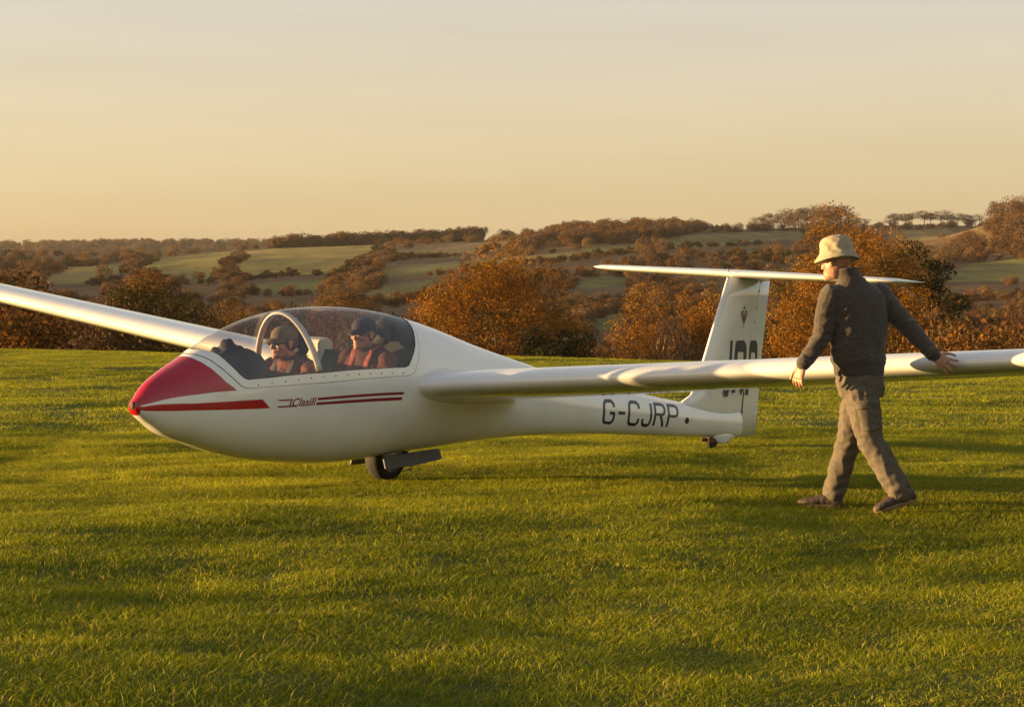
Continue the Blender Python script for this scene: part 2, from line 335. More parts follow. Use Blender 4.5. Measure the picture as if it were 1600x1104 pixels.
# ------------------------------------------------------------------ grass
def grass_patch(i, n, rad, hmin, hmax, wid):
    r = np.random.default_rng(100+i)
    a = r.uniform(0, 2*PI, n); d = rad*np.sqrt(r.uniform(0, 1, n)); bx, by = d*np.cos(a), d*np.sin(a)
    # little tufts inside the patch
    tx, ty = r.uniform(-rad, rad, 14), r.uniform(-rad, rad, 14); tp = r.integers(0, 14, n); k = r.uniform(0, .55, n)
    bx += (tx[tp]-bx)*k; by += (ty[tp]-by)*k
    h = r.uniform(hmin, hmax, n)*np.where(r.uniform(0, 1, n) < .06, 1.5, 1); w = wid*r.uniform(.6, 1.4, n)
    an = r.uniform(0, 2*PI, n); lx, ly = r.normal(.3, .8, n)*h, r.normal(0, .8, n)*h
    b = np.stack([bx, by, np.full(n, -.012)], -1); s = np.stack([np.cos(an)*w, np.sin(an)*w, 0*w], -1)
    mid = b+np.stack([lx*.35, ly*.35, h*.62], -1); tip = b+np.stack([lx, ly, h], -1)
    V = np.stack([b-s, b+s, mid+s*.75, mid-s*.75, tip], 1).reshape(-1, 3)
    base = np.arange(n)*5
    F = [(q, q+1, q+2, q+3) for q in base]+[(q+3, q+2, q+4) for q in base]
    g = r.uniform(0, 1, n)[:, None]; dry = (r.uniform(0, 1, n) < .13)[:, None]
    c = np.array((.108, .150, .004))*(1-g)+np.array((.35, .355, .008))*g; c = np.where(dry, np.array((.48, .38, .09)), c)
    return mesh_np('grass_tuft', V, F, smooth=False, col=np.repeat(c, 5, 0), mat=M['grass'])
def gn_scatter(name, P, rotz, scl, idx, meshes, **kw):
    src = bpy.data.collections.new(name+'_sources')
    for i, me in enumerate(meshes):
        o = bpy.data.objects.new('%s_source_%02d' % (name, i), me); src.objects.link(o)
    me = bpy.data.meshes.new(name); P = np.asarray(P, np.float32); me.vertices.add(len(P)); me.vertices.foreach_set('co', P.ravel())
    def at(n, t, v):
        a = me.attributes.new(n, t, 'POINT'); a.data.foreach_set('vector' if t == 'FLOAT_VECTOR' else 'value', np.asarray(v).ravel())
    rz = np.zeros((len(P), 3), np.float32); rz[:, 2] = rotz
    scl = np.asarray(scl, np.float32); scl = np.repeat(scl[:, None], 3, 1) if scl.ndim == 1 else scl
    at('rot', 'FLOAT_VECTOR', rz); at('scl', 'FLOAT_VECTOR', scl); at('idx', 'INT', np.asarray(idx, np.int32))
    o = obj(name, me, **kw)
    g = bpy.data.node_groups.new(name+'_nodes', 'GeometryNodeTree')
    g.interface.new_socket('Geometry', in_out='INPUT', socket_type='NodeSocketGeometry'); g.interface.new_socket('Geometry', in_out='OUTPUT', socket_type='NodeSocketGeometry')
    gi, go = N(g, 'NodeGroupInput'), N(g, 'NodeGroupOutput')
    iop = N(g, 'GeometryNodeInstanceOnPoints'); ci = N(g, 'GeometryNodeCollectionInfo'); ci.inputs[0].default_value = src
    ci.inputs['Separate Children'].default_value = True; ci.inputs['Reset Children'].default_value = True
    def na(n, t):
        x = N(g, 'GeometryNodeInputNamedAttribute', data_type=t); x.inputs[0].default_value = n; return x.outputs[0]
    g.links.new(gi.outputs[0], iop.inputs['Points']); g.links.new(ci.outputs[0], iop.inputs['Instance']); iop.inputs['Pick Instance'].default_value = True
    g.links.new(na('idx', 'INT'), iop.inputs['Instance Index'])
    er = N(g, 'FunctionNodeEulerToRotation'); g.links.new(na('rot', 'FLOAT_VECTOR'), er.inputs[0]); g.links.new(er.outputs[0], iop.inputs['Rotation'])
    g.links.new(na('scl', 'FLOAT_VECTOR'), iop.inputs['Scale']); g.links.new(iop.outputs[0], go.inputs[0])
    md = o.modifiers.new('scatter', 'NODES'); md.node_group = g
    return o
def grass_pts(y0, y1, step, lim):
    P = []; y = y0
    while y < y1:
        x = -(lim*y+1.6)
        while x < lim*y+1.6:
            P.append((x+random.uniform(-.5, .5)*step, y+random.uniform(-.5, .5)*step)); x += step
        y += step
    P = np.array(P); return np.column_stack([P, height(P[:, 0], P[:, 1])])
def turf_h(p):
    v = noise.noise(Vector((p[0]*.9, p[1]*1.5, 3)))*.55+noise.noise(Vector((p[0]*2.6, p[1]*3.4, 9)))*.6+noise.noise(Vector((p[0]*.25, p[1]*.45, 1)))*.35
    return 1.0+v*.85
near = [grass_patch(i, 680, .26, .012, .036, .0020) for i in range(6)]
farm = [grass_patch(20+i, 460, .55, .014, .042, .0042) for i in range(4)]
P1 = grass_pts(4.2, 24, .23, .32); P2 = grass_pts(24, 68, .55, .42)
H1 = np.array([max(.45, min(1.75, turf_h(p))) for p in P1]); H2 = np.array([max(.5, min(1.7, turf_h(p*np.array((.5, .5, 1))))) for p in P2])
gn_scatter('grass', P1, rng.uniform(-.9, .9, len(P1)), np.stack([np.ones(len(P1)), np.ones(len(P1)), H1], -1), rng.integers(0, 6, len(P1)), near, kind='stuff')
gn_scatter('far_grass', P2, rng.uniform(-.9, .9, len(P2)), np.stack([np.ones(len(P2)), np.ones(len(P2)), H2], -1), rng.integers(0, 4, len(P2)), farm, kind='stuff')

# ------------------------------------------------------------------ trees
def crown(name, seed, w, h, base, nclump, nleaf, leaf, pal, squash=1.0, rc=(.13, .22), twig=False, lean=0, dome=2.0):
    """leaf-sized faces on lumpy clumps spread through a crown w wide, from base to h high"""
    leaf *= .82; nleaf = int(nleaf*2.8); r = np.random.default_rng(seed); rad = w/2; hh = (h-base)/2; cz = base+hh*.92
    C = []; 
    while len(C) < nclump:
        u = r.normal(size=3); u /= np.linalg.norm(u); q = r.uniform(.45, 1)**.6
        z = u[2]*q
        fl = 1.0-.35*max(0, -z)
        C.append((u[0]*q*rad*.86*fl+lean*z*rad, u[1]*q*rad*.86*fl*squash, cz+z*hh*.88))
    C = np.array(C); R = r.uniform(*rc, nclump)*w
    cc = r.integers(0, len(pal), nclump); cb = r.uniform(.8, 1.2, nclump)
    k = r.choice(nclump, nleaf, p=R**2/np.sum(R**2))
    d = r.normal(size=(nleaf, 3)); d /= np.linalg.norm(d, axis=1)[:, None]; d[:, 2] *= .75
    rr = R[k]*r.uniform(.35, 1.08, nleaf)**.5
    P = C[k]+d*rr[:, None]
    for ax, ext in ((0, rad), (1, rad*squash)): P[:, ax] *= ext/np.percentile(np.abs(P[:, ax]), 98.5)
    zl, zh = np.percentile(P[:, 2], 1), np.percentile(P[:, 2], 99.5); P[:, 2] = base+(P[:, 2]-zl)*(h-base)/(zh-zl)
    nrm = d*.9+r.normal(size=(nleaf, 3))*.5; nrm /= np.linalg.norm(nrm, axis=1)[:, None]
    t = np.cross(nrm, r.normal(size=(nleaf, 3))); t /= np.linalg.norm(t, axis=1)[:, None]; b = np.cross(nrm, t)
    s = leaf*.5*r.uniform(.5, 1.35, nleaf)[:, None]
    e = (.16 if twig else .62)
    V = np.stack([P-t*s, P-b*s*e, P+t*s, P+b*s*e], 1).reshape(-1, 3)
    F = np.arange(nleaf*4).reshape(-1, 4)
    pal = np.array(pal); c = pal[cc[k]]*cb[k][:, None]; j = r.integers(0, len(pal), nleaf); mixk = (r.uniform(0, 1, nleaf) < .3)[:, None]
    c = np.where(mixk, pal[j], c)*r.uniform(.85, 1.15, nleaf)[:, None]
    return mesh_np(name, V, F, smooth=False, col=np.repeat(c, 4, 0), mat=M['twig' if twig else 'leaf'])
def trunk(name, seed, h, r0, spread, limbs=6, first=.35):
    r = random.Random(seed); parts = [tube([(0, 0, -1.0), (.1*r0, 0, h*.25), (.3*r0, .2*r0, h*.6), (0, 0, h*.92)], [r0*1.25, r0*.85, r0*.55, r0*.15], k=7)]
    for i in range(limbs):
        a = 2*PI*i/limbs+r.uniform(-.4, .4); z = h*r.uniform(first, .65); l = spread*r.uniform(.6, 1)
        parts.append(tube([(0, 0, z), (math.cos(a)*l*.45, math.sin(a)*l*.45, z+h*.13), (math.cos(a)*l, math.sin(a)*l, z+h*r.uniform(.2, .34))], [r0*.42, r0*.25, r0*.07], k=5))
    return mesh_parts(name, parts, mat=M['bark'])
OR = [(.25, .100, .010), (.18, .070, .009), (.31, .145, .013), (.12, .058, .011), (.10, .080, .014), (.22, .082, .009)]
BR = [(.125, .055, .015), (.09, .043, .014), (.155, .070, .018), (.07, .050, .016)]
GO = [(.16, .085, .014), (.09, .065, .014), (.055, .050, .013), (.19, .10, .018), (.24, .095, .012)]
DK = [(.022, .026, .010), (.035, .034, .013), (.028, .022, .010)]
TW = [(.15, .085, .042), (.11, .062, .033), (.18, .105, .05), (.09, .055, .032)]
PK = [(.21, .125, .062), (.16, .094, .048), (.24, .145, .07), (.12, .075, .04)]
def tree(name, u_az, Y, w, top_el, label, cmesh_fn, tr=True, cat='tree', group=None, sink=0):
    """a tree standing on the ground at azimuth u_az and distance Y whose top is at elevation slope top_el"""
    X = u_az*Y; z = float(height(X, Y)); h = 1.32+Y*top_el-z
    t = empty(name, (X, Y, z), label=label, cat=cat, group=group)
    obj('crown', cmesh_fn(w, h), parent=t)
    if tr: obj('trunk', trunk('trunk', int(Y*7+X), h, w*.028, w*.36), parent=t)
    return t
# trees just beyond the brow of the field (azimuth, distance, crown width, slope to the top)
tree('oak_tree', -.0055, 172, 13.6, .0207, 'broad round orange-leaved tree behind the canopy and spine of the glider',
     lambda w, h: crown('crown', 1, w, h, 2.0, 150, 34000, .20, OR, rc=(.08, .15)))
tree('holly_bush', .0175, 150, 6.0, -.0115, 'dark evergreen bush at the lower right foot of the broad round orange-leaved tree',
     lambda w, h: crown('crown', 2, w, h, .1, 45, 11000, .22, DK, rc=(.10, .2)), cat='bush', tr=False)
tree('autumn_tree', .059, 195, 9.6, .0063, 'orange tree beneath the left half of the tailplane',
     lambda w, h: crown('crown', 3, w, h, 1.5, 60, 14000, .20, OR[:4]+BR[:2]))
tree('autumn_tree', .0835, 178, 6.6, .0042, 'bright orange tree right in front of the fin leading edge',
     lambda w, h: crown('crown', 4, w, h, 1.0, 45, 10000, .19, OR))
tree('oak_tree', .149, 142, 10.2, .0362, 'tall tree with orange and gold leaves directly behind the man in the hat',
     lambda w, h: crown('crown', 5, w, h, 2.0, 120, 24000, .17, OR+GO[:1], rc=(.08, .15)))
tree('oak_tree', .1775, 146, 6.8, .0250, 'thin-leaved dark green and gold tree behind the right arm of the man in the hat',
     lambda w, h: crown('crown', 6, w, h, 1.0, 75, 9000, .22, DK+DK[:2]+GO[:3], rc=(.07, .13)))
tree('autumn_tree', .115, 150, 5.8, .0120, 'orange tree directly behind the rudder of the glider',
     lambda w, h: crown('crown', 7, w, h, 1.0, 50, 12000, .18, OR))
tree('oak_tree', -.160, 160, 8.6, .0128, 'dark brown round-topped tree above the left wing of the picture near the canopy',
     lambda w, h: crown('crown', 8, w, h, 1.5, 110, 19000, .19, [c for c in BR]+DK[1:2]+OR[3:4], rc=(.08, .15)))
tree('autumn_tree', -.200, 176, 6.0, -.0035, 'rust-brown tree left of the dark brown round-topped tree and behind the far wing',
     lambda w, h: crown('crown', 9, w, h, 1.0, 50, 12000, .20, BR+OR[1:2]))
tree('autumn_tree', -.117, 180, 9.0, -.0010, 'low golden-brown tree just behind the front of the canopy',
     lambda w, h: crown('crown', 10, w, h, .6, 55, 13000, .20, GO[:2]+BR))
tree('autumn_tree', -.077, 200, 9.5, .0022, 'brown bushy tree behind the top of the canopy',
     lambda w, h: crown('crown', 11, w, h, .6, 55, 13000, .21, BR+DK[1:2]))
# scrub along the brow, left below the wing and right beyond the near wing
bush_m = [crown('bush', 30+i, 5.6, 4.6, .2, 26, 3200, .20, p, rc=(.16, .26)) for i, p in enumerate([BR, OR[:2]+BR, PK, GO[:3]+PK[:1], TW+PK[:1], DK+BR[:1]])]
brow = []
for i in range(20): brow.append((random.uniform(-.235, -.135), random.uniform(95, 190), random.uniform(.9, 1.5), -1))
for i in range(14): brow.append((random.uniform(.165, .236), random.uniform(100, 165), random.uniform(.9, 1.5), 1))
for i in range(4): brow.append((random.uniform(.05, .13), random.uniform(150, 190), random.uniform(.7, 1.1), 0))
for i in range(8): brow.append((random.uniform(-.13, -.04), random.uniform(150, 190), random.uniform(.7, 1.2), 2))
for i in range(3): brow.append((random.uniform(-.42, -.30), random.uniform(165, 200), random.uniform(1.0, 1.6), -1))
for i in range(8): brow.append((random.uniform(.24, .36), random.uniform(110, 170), random.uniform(1.0, 1.6), 1))
BL = {-1: ('brown autumn bush on the brow of the field below the far wing', 'bushes on the brow below the far wing'),
      1: ('brown autumn bush beyond the near wing at the right edge of the field', 'bushes beyond the near wing'),
      0: ('orange-brown bush among the trees behind the tail boom', 'bushes behind the tail boom'),
      2: ('brown bush among the trees behind the canopy', 'bushes behind the canopy')}
for a, Y, s, side in brow:
    X = a*Y; z = float(height(X, Y)); tgt = 1.32-Y*(random.uniform(.009, .021) if side == -1 else random.uniform(.004, .019))     # tops near the line of sight over the brow
    kb = random.randrange(5); lab = BL[side][0].replace('orange-brown ', '').replace('brown autumn ', '').replace('brown ', '')
    lab = ('dark brown ', 'rusty orange-brown ', 'pale pinkish-brown ', 'olive and gold ', 'grey-brown ')[kb]+lab
    o = obj('autumn_bush', bush_m[kb], label=lab, cat='bush', group=lab.replace('bush', 'bushes', 1))
    hz = max(1.0, (tgt-z)/4.6)
    o.location = (X, Y, z); o.rotation_euler = (0, 0, random.uniform(0, 6.3)); o.scale = (s*1.05, s*1.05, hz)

# hillside scrub: what shows largest stands as single shrubs, the rest is one mass
def scrub_mesh(i, pal, n=420, leaf=.62, w=7, h=5.5, twig=False): return crown('shrub', 60+i, w, h, .1, 16, n, leaf, pal, rc=(.17, .27))
shr = [scrub_mesh(i, p) for i, p in enumerate([BR, TW, PK, TW+BR[:2], PK+GO[:2], DK+BR[:1], OR[:2]+TW])]
def scatter_scrub(n, y0, y1, keep):
    out = []
    while len(out) < n:
        t = random.random(); Y = y0*(y1/y0)**t; X = random.uniform(-.42, .42)*Y
        if random.random() > keep(X, Y): continue
        out.append((X, Y))
    P = np.array(out); f = field_of(P[:, 0], P[:, 1]); return P[f < 0]
def keepf(X, Y):
    v = noise.noise(Vector((X*.016, Y*.007, 5)))+.5*noise.noise(Vector((X*.05, Y*.02, 7)))
    return .2+.8*(1 if v > -.12 else .2)
sc = scatter_scrub(9200, 330, 1500, keepf)
hd = []
for hl in HEDGES:
    for (x0, y0), (x1, y1) in zip(hl[:-1], hl[1:]):
        L = math.hypot(x1-x0, (y1-y0)); n = max(4, int(L/3.6))
        for i in range(n):
            t = (i+random.random())/n; hd.append((x0+(x1-x0)*t+random.gauss(0, 2), y0+(y1-y0)*t+random.gauss(0, 3)))
def woods(poly, n, f=None):
    P = np.array(poly); out = []
    while len(out) < n:
        X, Y = random.uniform(P[:, 0].min(), P[:, 0].max()), random.uniform(P[:, 1].min(), P[:, 1].max())
        if in_poly(np.array([X]), np.array([Y]), poly)[0]: out.append((X, Y))
    return out
wd1 = woods([(-10.7, 1155), (13.2, 1338), (84.5, 1499), (130.9, 1499), (91.6, 1251), (53.6, 1189)], 330)
belt = [(random.uniform(-.104, -.014)*1490, random.uniform(1475, 1500)) for i in range(150)]
# keep the open fields in view: no scrub standing between the eye line of the field and its grass
SEE = [[(x/y, (float(height(x, y))-1.32)/y) for x, y in FIELDS[k]] for k in FIELDS]
def hides(P, hgt):
    z = height(P[:, 0], P[:, 1]); a = P[:, 0]/P[:, 1]; r = np.zeros(len(P), bool)
    for fr_ in (.1, .25, .45, .65, .9):
        s_ = (z+hgt*fr_-1.32)/P[:, 1]
        for pl in SEE: r |= in_poly(a, s_, pl)
    return r
sc = sc[~(hides(sc, 5.0) & (rng.uniform(0, 1, len(sc)) < .98))]
hd = np.array(hd); wd1 = np.array(wd1); wd1 = wd1[~hides(wd1, 5.0)]
allp = np.concatenate([sc, hd, wd1, np.array(belt)])
size = np.concatenate([rng.uniform(.4, 1.0, len(sc))*(.8+.35*sstep(500, 1200, sc[:, 1])), rng.uniform(.35, .65, len(hd)), rng.uniform(1.0, 1.5, len(wd1)), rng.uniform(1.15, 1.75, len(belt))])
typ = np.concatenate([rng.choice([0, 1, 2, 3, 4, 4, 5, 6, 6], len(sc)), rng.choice([0, 3, 5, 5], len(hd)), rng.choice([0, 3, 1, 6], len(wd1)), rng.choice([0, 3, 1], len(belt))])
allz = height(allp[:, 0], allp[:, 1])
order = np.argsort(-size/allp[:, 1])
vis = np.abs(allp[:, 0]/allp[:, 1]) < .232
single = [i for i in order if vis[i] and i < len(sc)][:235]
SL = {0: 'dark brown shrub', 1: 'leafless brown shrub', 2: 'pale pinkish-brown shrub', 3: 'brown bushy shrub', 4: 'tawny shrub', 5: 'dark evergreen shrub', 6: 'russet shrub'}
def region(x, y):
    a = x/y; r = 'left of the canopy' if a < -.14 else 'above the canopy' if a < -.06 else 'near the broad orange tree' if a < .03 else 'under the tailplane' if a < .11 else 'beyond the man in the hat' if a < .17 else 'at the right edge'
    return ('low ' if y < 620 else 'high ')+'on the far hillside '+r
for i in single:
    k = int(typ[i]); lab = SL[k]+' '+region(*allp[i])
    o = obj('hillside_shrub', shr[k], label=lab, cat='shrub', group=lab.replace('shrub', 'shrubs', 1))
    o.location = (allp[i, 0], allp[i, 1], allz[i]-.3); o.rotation_euler = (0, 0, random.uniform(0, 6.3)); s = size[i]; o.scale = (s, s, s*random.uniform(.7, 1.1))
rest = np.setdiff1d(np.arange(len(allp)), single)
pz = np.column_stack([allp, allz-.3])
def mass(name, ii):
    gn_scatter(name, pz[ii], rng.uniform(0, 6.3, len(ii)), np.stack([size[ii], size[ii], size[ii]*rng.uniform(.7, 1.1, len(ii))], -1), typ[ii], shr, kind='stuff')
n1 = len(sc); n2 = n1+len(hd)
mass('hillside_scrub', rest[rest < n1]); mass('hedgerow', rest[(rest >= n1) & (rest < n2)]); mass('hilltop_wood', rest[rest >= n2])
# wooded far ridge
fp = []
while len(fp) < 2600:
    a, Y = random.uniform(-.5, .05), random.uniform(2500, 3800); fp.append((a*Y, Y))
fp = np.array(fp)
gn_scatter('far_ridge_wood', np.column_stack([fp, height(fp[:, 0], fp[:, 1])]), rng.uniform(0, 6.3, len(fp)), rng.uniform(1.4, 2.4, len(fp)), rng.choice([0, 3, 5], len(fp)), shr, kind='stuff')
# skyline trees standing singly with sky between their stems
tall = [crown('crown', 90+i, 12, 12.5, 4.6+.8*(i % 2), 22, 620, .62, TW+DK[1:2], rc=(.13, .22)) for i in range(4)]
tallt = [trunk('trunk', 95+i, 11.5, .32, 3.6, 5, .4) for i in range(4)]
twg = [crown('crown', 110+i, 12, 13, 2.0, 24, 700, .62, TW, rc=(.13, .22), twig=False) for i in range(3)]
kn = [crown('crown', 130+i, 12, 12.6, 1.0, 26, 700, .75, [TW+BR, BR+DK[1:2], TW][i], rc=(.15, .25)) for i in range(3)]
def skyline(name, a, Y, top_el, m, tm, label, group, sx=1):
    X = a*Y; z = float(height(X, Y)); s = (1.32+Y*top_el-z)/12.6
    t = empty(name, (X, Y, z), (0, 0, random.uniform(0, 6.3)), label=label, cat='tree', group=group)
    for nm, me in (('crown', m), ('trunk', tm)):
        o = obj(nm, me, parent=t); o.scale = (s*sx, s*sx, s)
for i in range(11):
    a = .1655+.0375*i/10+random.uniform(-.001, .001)
    skyline('pine_tree', a, 1480+random.uniform(-15, 15), .0415-.0035*abs(i/10-.5)+random.uniform(-.0012, .0005), tall[i % 4], tallt[i % 4], ['first', 'second', 'third', 'fourth', 'fifth', 'sixth', 'seventh', 'eighth', 'ninth', 'tenth', 'last'][i]+' flat-topped tree from the left in the open skyline row right of the hat', 'open row of flat-topped skyline trees', 1.5)
for i in range(20):
    t = i/19; a = .1055+.050*t
    top = float(np.interp(t, [0, .25, .55, .75, 1], [.0375, .0415, .0437, .0437, .0375]))
    skyline('bare_tree', a+random.uniform(-.001, .001), 1450+random.uniform(-50, 40), top+random.uniform(-.0012, .0004), (twg+tall)[i % 5], tallt[i % 4], 'brown tree on the '+('left shoulder' if t < .3 else 'summit' if t < .75 else 'right shoulder')+' of the domed skyline clump left of the hat', 'domed clump of skyline trees, '+('left' if t < .3 else 'summit' if t < .75 else 'right'), 1.15)
for a, top in ((-.1035, .0292), (-.121, .0287), (-.016, .0335), (.0555, .0368), (-.0275, .0334)):
    skyline('field_tree', a, 1495, top, twg[0], tallt[0], 'small single brown tree on the far skyline between the woods', 'single trees on the skyline', .8)
# round wooded knoll at the right edge
for i in range(44):
    X = 232+random.gauss(0, 22); Y = random.uniform(880, 1040); z = float(height(X, Y)); hh = random.uniform(8.5, 12.5)
    kc = ('light brown', 'dark russet', 'tawny')[i % 3]
    skyline('bare_tree', X/Y, Y, (z+hh-1.32)/Y, kn[i % 3], tallt[i % 4], kc+' tree on the round wooded knoll at the right edge', kc+' trees of the round wooded knoll', 1.0)

# ------------------------------------------------------------------ glider: local axes x aft, y starboard, z up, origin at the main wheel's contact
YAW, ROLL = .9264, .0492
glider = empty('glider', (-.975, 17.204, 0), (ROLL, 0, YAW), label='white two-seat glider with red nose standing on the grass', cat='glider')
XS = np.array([-2.624, -2.584, -2.504, -2.374, -2.174, -1.874, -1.524, -1.124, -.724, -.324, .076, .476, .976, 1.576, 2.176, 2.876, 3.576, 4.376, 5.126])
ZT = np.array([.652, .7093, .7914, .8689, .9611, 1.1126, 1.2299, 1.2939, 1.3098, 1.2898, 1.2335, 1.1459, 1.0148, .8772, .7502, .6396, .5256, .4151, .3513])
ZB = np.array([.642, .5792, .5251, .45, .3862, .3013, .232, .1911, .1684, .1748, .2007, .2156, .2395, .2511, .2399, .2123, .1695, .1208, .0818])
ZC = np.array([.647, .63, .63, .63, .63, .63, .635, .645, .655, .66, .655, .64, .60, .54, .48, .41, .35, .27, .2])
WD = np.array([.012, .062, .105, .16, .222, .278, .318, .342, .35, .35, .342, .318, .27, .205, .16, .13, .108, .085, .06])
def herm(xv, X, Y):
    hh = np.diff(X); d = np.diff(Y)/hh; m = np.zeros_like(Y); m[1:-1] = (d[:-1]*hh[1:]+d[1:]*hh[:-1])/(hh[1:]+hh[:-1]); m[0], m[-1] = d[0], d[-1]
    i = np.clip(np.searchsorted(X, xv)-1, 0, len(X)-2); t = (xv-X[i])/hh[i]
    return (2*t**3-3*t**2+1)*Y[i]+(t**3-2*t**2+t)*hh[i]*m[i]+(-2*t**3+3*t**2)*Y[i+1]+(t**3-t**2)*hh[i]*m[i+1]
SXX = np.sqrt(XS-XS[0])
def surf0(x, th):
    q = np.sqrt(np.maximum(x-XS[0], 0)); zt, zb, zc, w = (herm(q, SXX, a) for a in (ZT, ZB, ZC, WD))
    zc = np.clip(zc, zb+.1*(zt-zb), zt-.1*(zt-zb))
    tail = sstep(1.2, 2.6, x); nu = 2.05-.35*tail; nl = 2.25-.15*tail
    c, s = np.cos(th), np.sin(th); n = np.where(s >= 0, nu, nl)
    y = np.sign(c)*np.abs(c)**(2/n)*w; z = np.where(s >= 0, zc+(zt-zc)*np.abs(s)**(2/n), zc-(zc-zb)*np.abs(s)**(2/n))
    return np.stack([x+0*y, y, z], -1)
def surfn(x, th):
    x = np.asarray(x, float); th = np.asarray(th, float); e1, e2 = 2e-3, 8e-3
    dx = surf0(np.minimum(x+e1, XS[-1]), th)-surf0(np.maximum(x-e1, XS[0]+1e-5), th); dt = surf0(x, th+e2)-surf0(x, th-e2)
    n = np.cross(dx, dt); n /= np.linalg.norm(n, axis=-1)[..., None]+1e-12
    c = np.stack([np.zeros_like(x+th), np.cos(th), np.sin(th)], -1)
    n = np.where(np.sum(n*c, -1)[..., None] < 0, -n, n)
    return n
def surf(x, th, off=0.0):
    p = surf0(x, th)
    return p+surfn(x, th)*off if off else p
TS = .3           # angle scale in the flat (x, angle) sheet
def cdt_sheet(poly, step=.03, holes=(), pts=None):
    """triangulate the polygon in (x, degrees); returns flat verts and tris"""
    def dens(pl):
        o = []
        for (x0, t0), (x1, t1) in zip(pl, pl[1:]+pl[:1]):
            a, b = np.array((x0, math.radians(t0)*TS)), np.array((x1, math.radians(t1)*TS)); n = max(1, int(np.linalg.norm(b-a)/step))
            for i in range(n): o.append(a+(b-a)*i/n)
        return o
    loops = [dens(list(poly))]+[dens(list(hh)) for hh in holes]
    V = []; E = []
    for l in loops:
        s = len(V); V += [tuple(v) for v in l]; E += [(s+i, s+(i+1) % len(l)) for i in range(len(l))]
    A = np.array(V); P0 = np.array(loops[0])
    xs = np.arange(A[:, 0].min()+step*.5, A[:, 0].max(), step); ys = np.arange(A[:, 1].min()+step*.5, A[:, 1].max(), step)
    if len(xs)*len(ys) > 0:
        GX, GY = np.meshgrid(xs, ys); k = in_poly(GX, GY, [tuple(v) for v in loops[0]])
        for l in loops[1:]: k &= ~in_poly(GX, GY, [tuple(v) for v in l])
        V += [(float(a), float(b)) for a, b in zip(GX[k], GY[k])]
    r = geometry.delaunay_2d_cdt([Vector(v) for v in V], E, [], 0, 1e-6)
    v2 = np.array([(v.x, v.y) for v in r[0]]); T = np.array([f for f in r[2] if len(f) == 3])
    c = v2[T].mean(1); k = in_poly(c[:, 0], c[:, 1], [tuple(v) for v in loops[0]])
    for l in loops[1:]: k &= ~in_poly(c[:, 0], c[:, 1], [tuple(v) for v in l])
    return v2, T[k]
def sheet(name, v2, T, off, m, parent, **kw):
    x, th = v2[:, 0], v2[:, 1]/TS; V = surf(x, th, off); nn = surfn(x, th)
    f = np.cross(V[T[:, 1]]-V[T[:, 0]], V[T[:, 2]]-V[T[:, 0]]); flip = np.sum(f*nn[T[:, 0]], -1) < 0
    T = np.where(flip[:, None], T[:, ::-1], T)
    return obj(name, mesh_np(name, V, T, normals=nn, mat=m), parent=parent, **kw)
def mirror(pl): return list(pl)+[(x, 180-t) for x, t in reversed(pl)]
GLASS = mirror([(-2.072, 90.5), (-2.060, 100), (-2.036, 108), (-2.010, 117), (-1.983, 124.3), (-1.948, 135.7), (-1.904, 146), (-1.862, 153.7), (-1.835, 157), (-1.80, 159), (-1.617, 160.6), (-1.07, 162), (-.441, 161.3), (-.19, 160.3),
                (-.140, 158.6), (-.105, 154.5), (-.06, 149), (-.009, 141), (.045, 126), (.08, 108), (.088, 90.5)])
CUT = mirror([(-2.12, 90.5), (-2.105, 103), (-2.078, 116), (-2.022, 134.7), (-1.966, 147), (-1.918, 155), (-1.862, 162.7), (-1.82, 165), (-1.75, 166), (-1.451, 167.3), (-1.0, 168), (-.441, 167), (-.15, 165.6),
              (-.085, 163.5), (-.045, 158), (.012, 147), (.07, 127.3), (.112, 110), (.12, 90.5)])
# hull: regular quads, and a fine triangulated zone round the canopy opening
nx, nth = 230, 144
gx = XS[0]+1e-4+np.linspace(0, math.sqrt(XS[-1]-XS[0]-2e-4), nx)**2; gth = np.radians(np.linspace(-90, 270, nth+1))
XX, TT = np.meshgrid(gx, gth, indexing='ij'); V = surf0(XX, TT).reshape(-1, 3); NNn = surfn(XX, TT).reshape(-1, 3)
F = grid_faces(nx, nth+1)
i0 = int(np.searchsorted(gx, -2.25)); i1 = int(np.searchsorted(gx, .25)); j0 = int(np.searchsorted(gth, math.radians(2))); j1 = int(np.searchsorted(gth, math.radians(178)))
fi, fj = F[:, 0]//(nth+1), F[:, 0] % (nth+1); F = F[~((fi >= i0) & (fi < i1) & (fj >= j0) & (fj < j1))]
rect = [(gx[i], math.degrees(gth[j0])) for i in range(i0, i1)]+[(gx[i1], math.degrees(gth[j])) for j in range(j0, j1)]+[(gx[i], math.degrees(gth[j1])) for i in range(i1, i0, -1)]+[(gx[i0], math.degrees(gth[j])) for j in range(j1, j0, -1)]
v2, T = cdt_sheet(rect, .045, [CUT])
Vs = surf0(v2[:, 0], v2[:, 1]/TS); Ns = surfn(v2[:, 0], v2[:, 1]/TS)
tcv = np.cross(Vs[T[:, 1]]-Vs[T[:, 0]], Vs[T[:, 2]]-Vs[T[:, 0]]); T = np.where((np.sum(tcv*Ns[T[:, 0]], -1) < 0)[:, None], T[:, ::-1], T)
fcv = np.cross(V[F[:, 1]]-V[F[:, 0]], V[F[:, 2]]-V[F[:, 0]]); F = np.where((np.sum(fcv*NNn[F[:, 0]], -1) < 0)[:, None], F[:, ::-1], F)
Fall = [tuple(f) for f in F]+[tuple(t) for t in (T+len(V))]+[tuple(range(nth+1))]
fuselage = obj('fuselage', mesh_np('fuselage', np.concatenate([V, Vs]), Fall, normals=np.concatenate([NNn, Ns]), mat=M['white']), parent=glider)
end = (nx-1)*(nth+1)
sheet('canopy_glass', *cdt_sheet(GLASS, .035), -.001, M['glass'], glider)
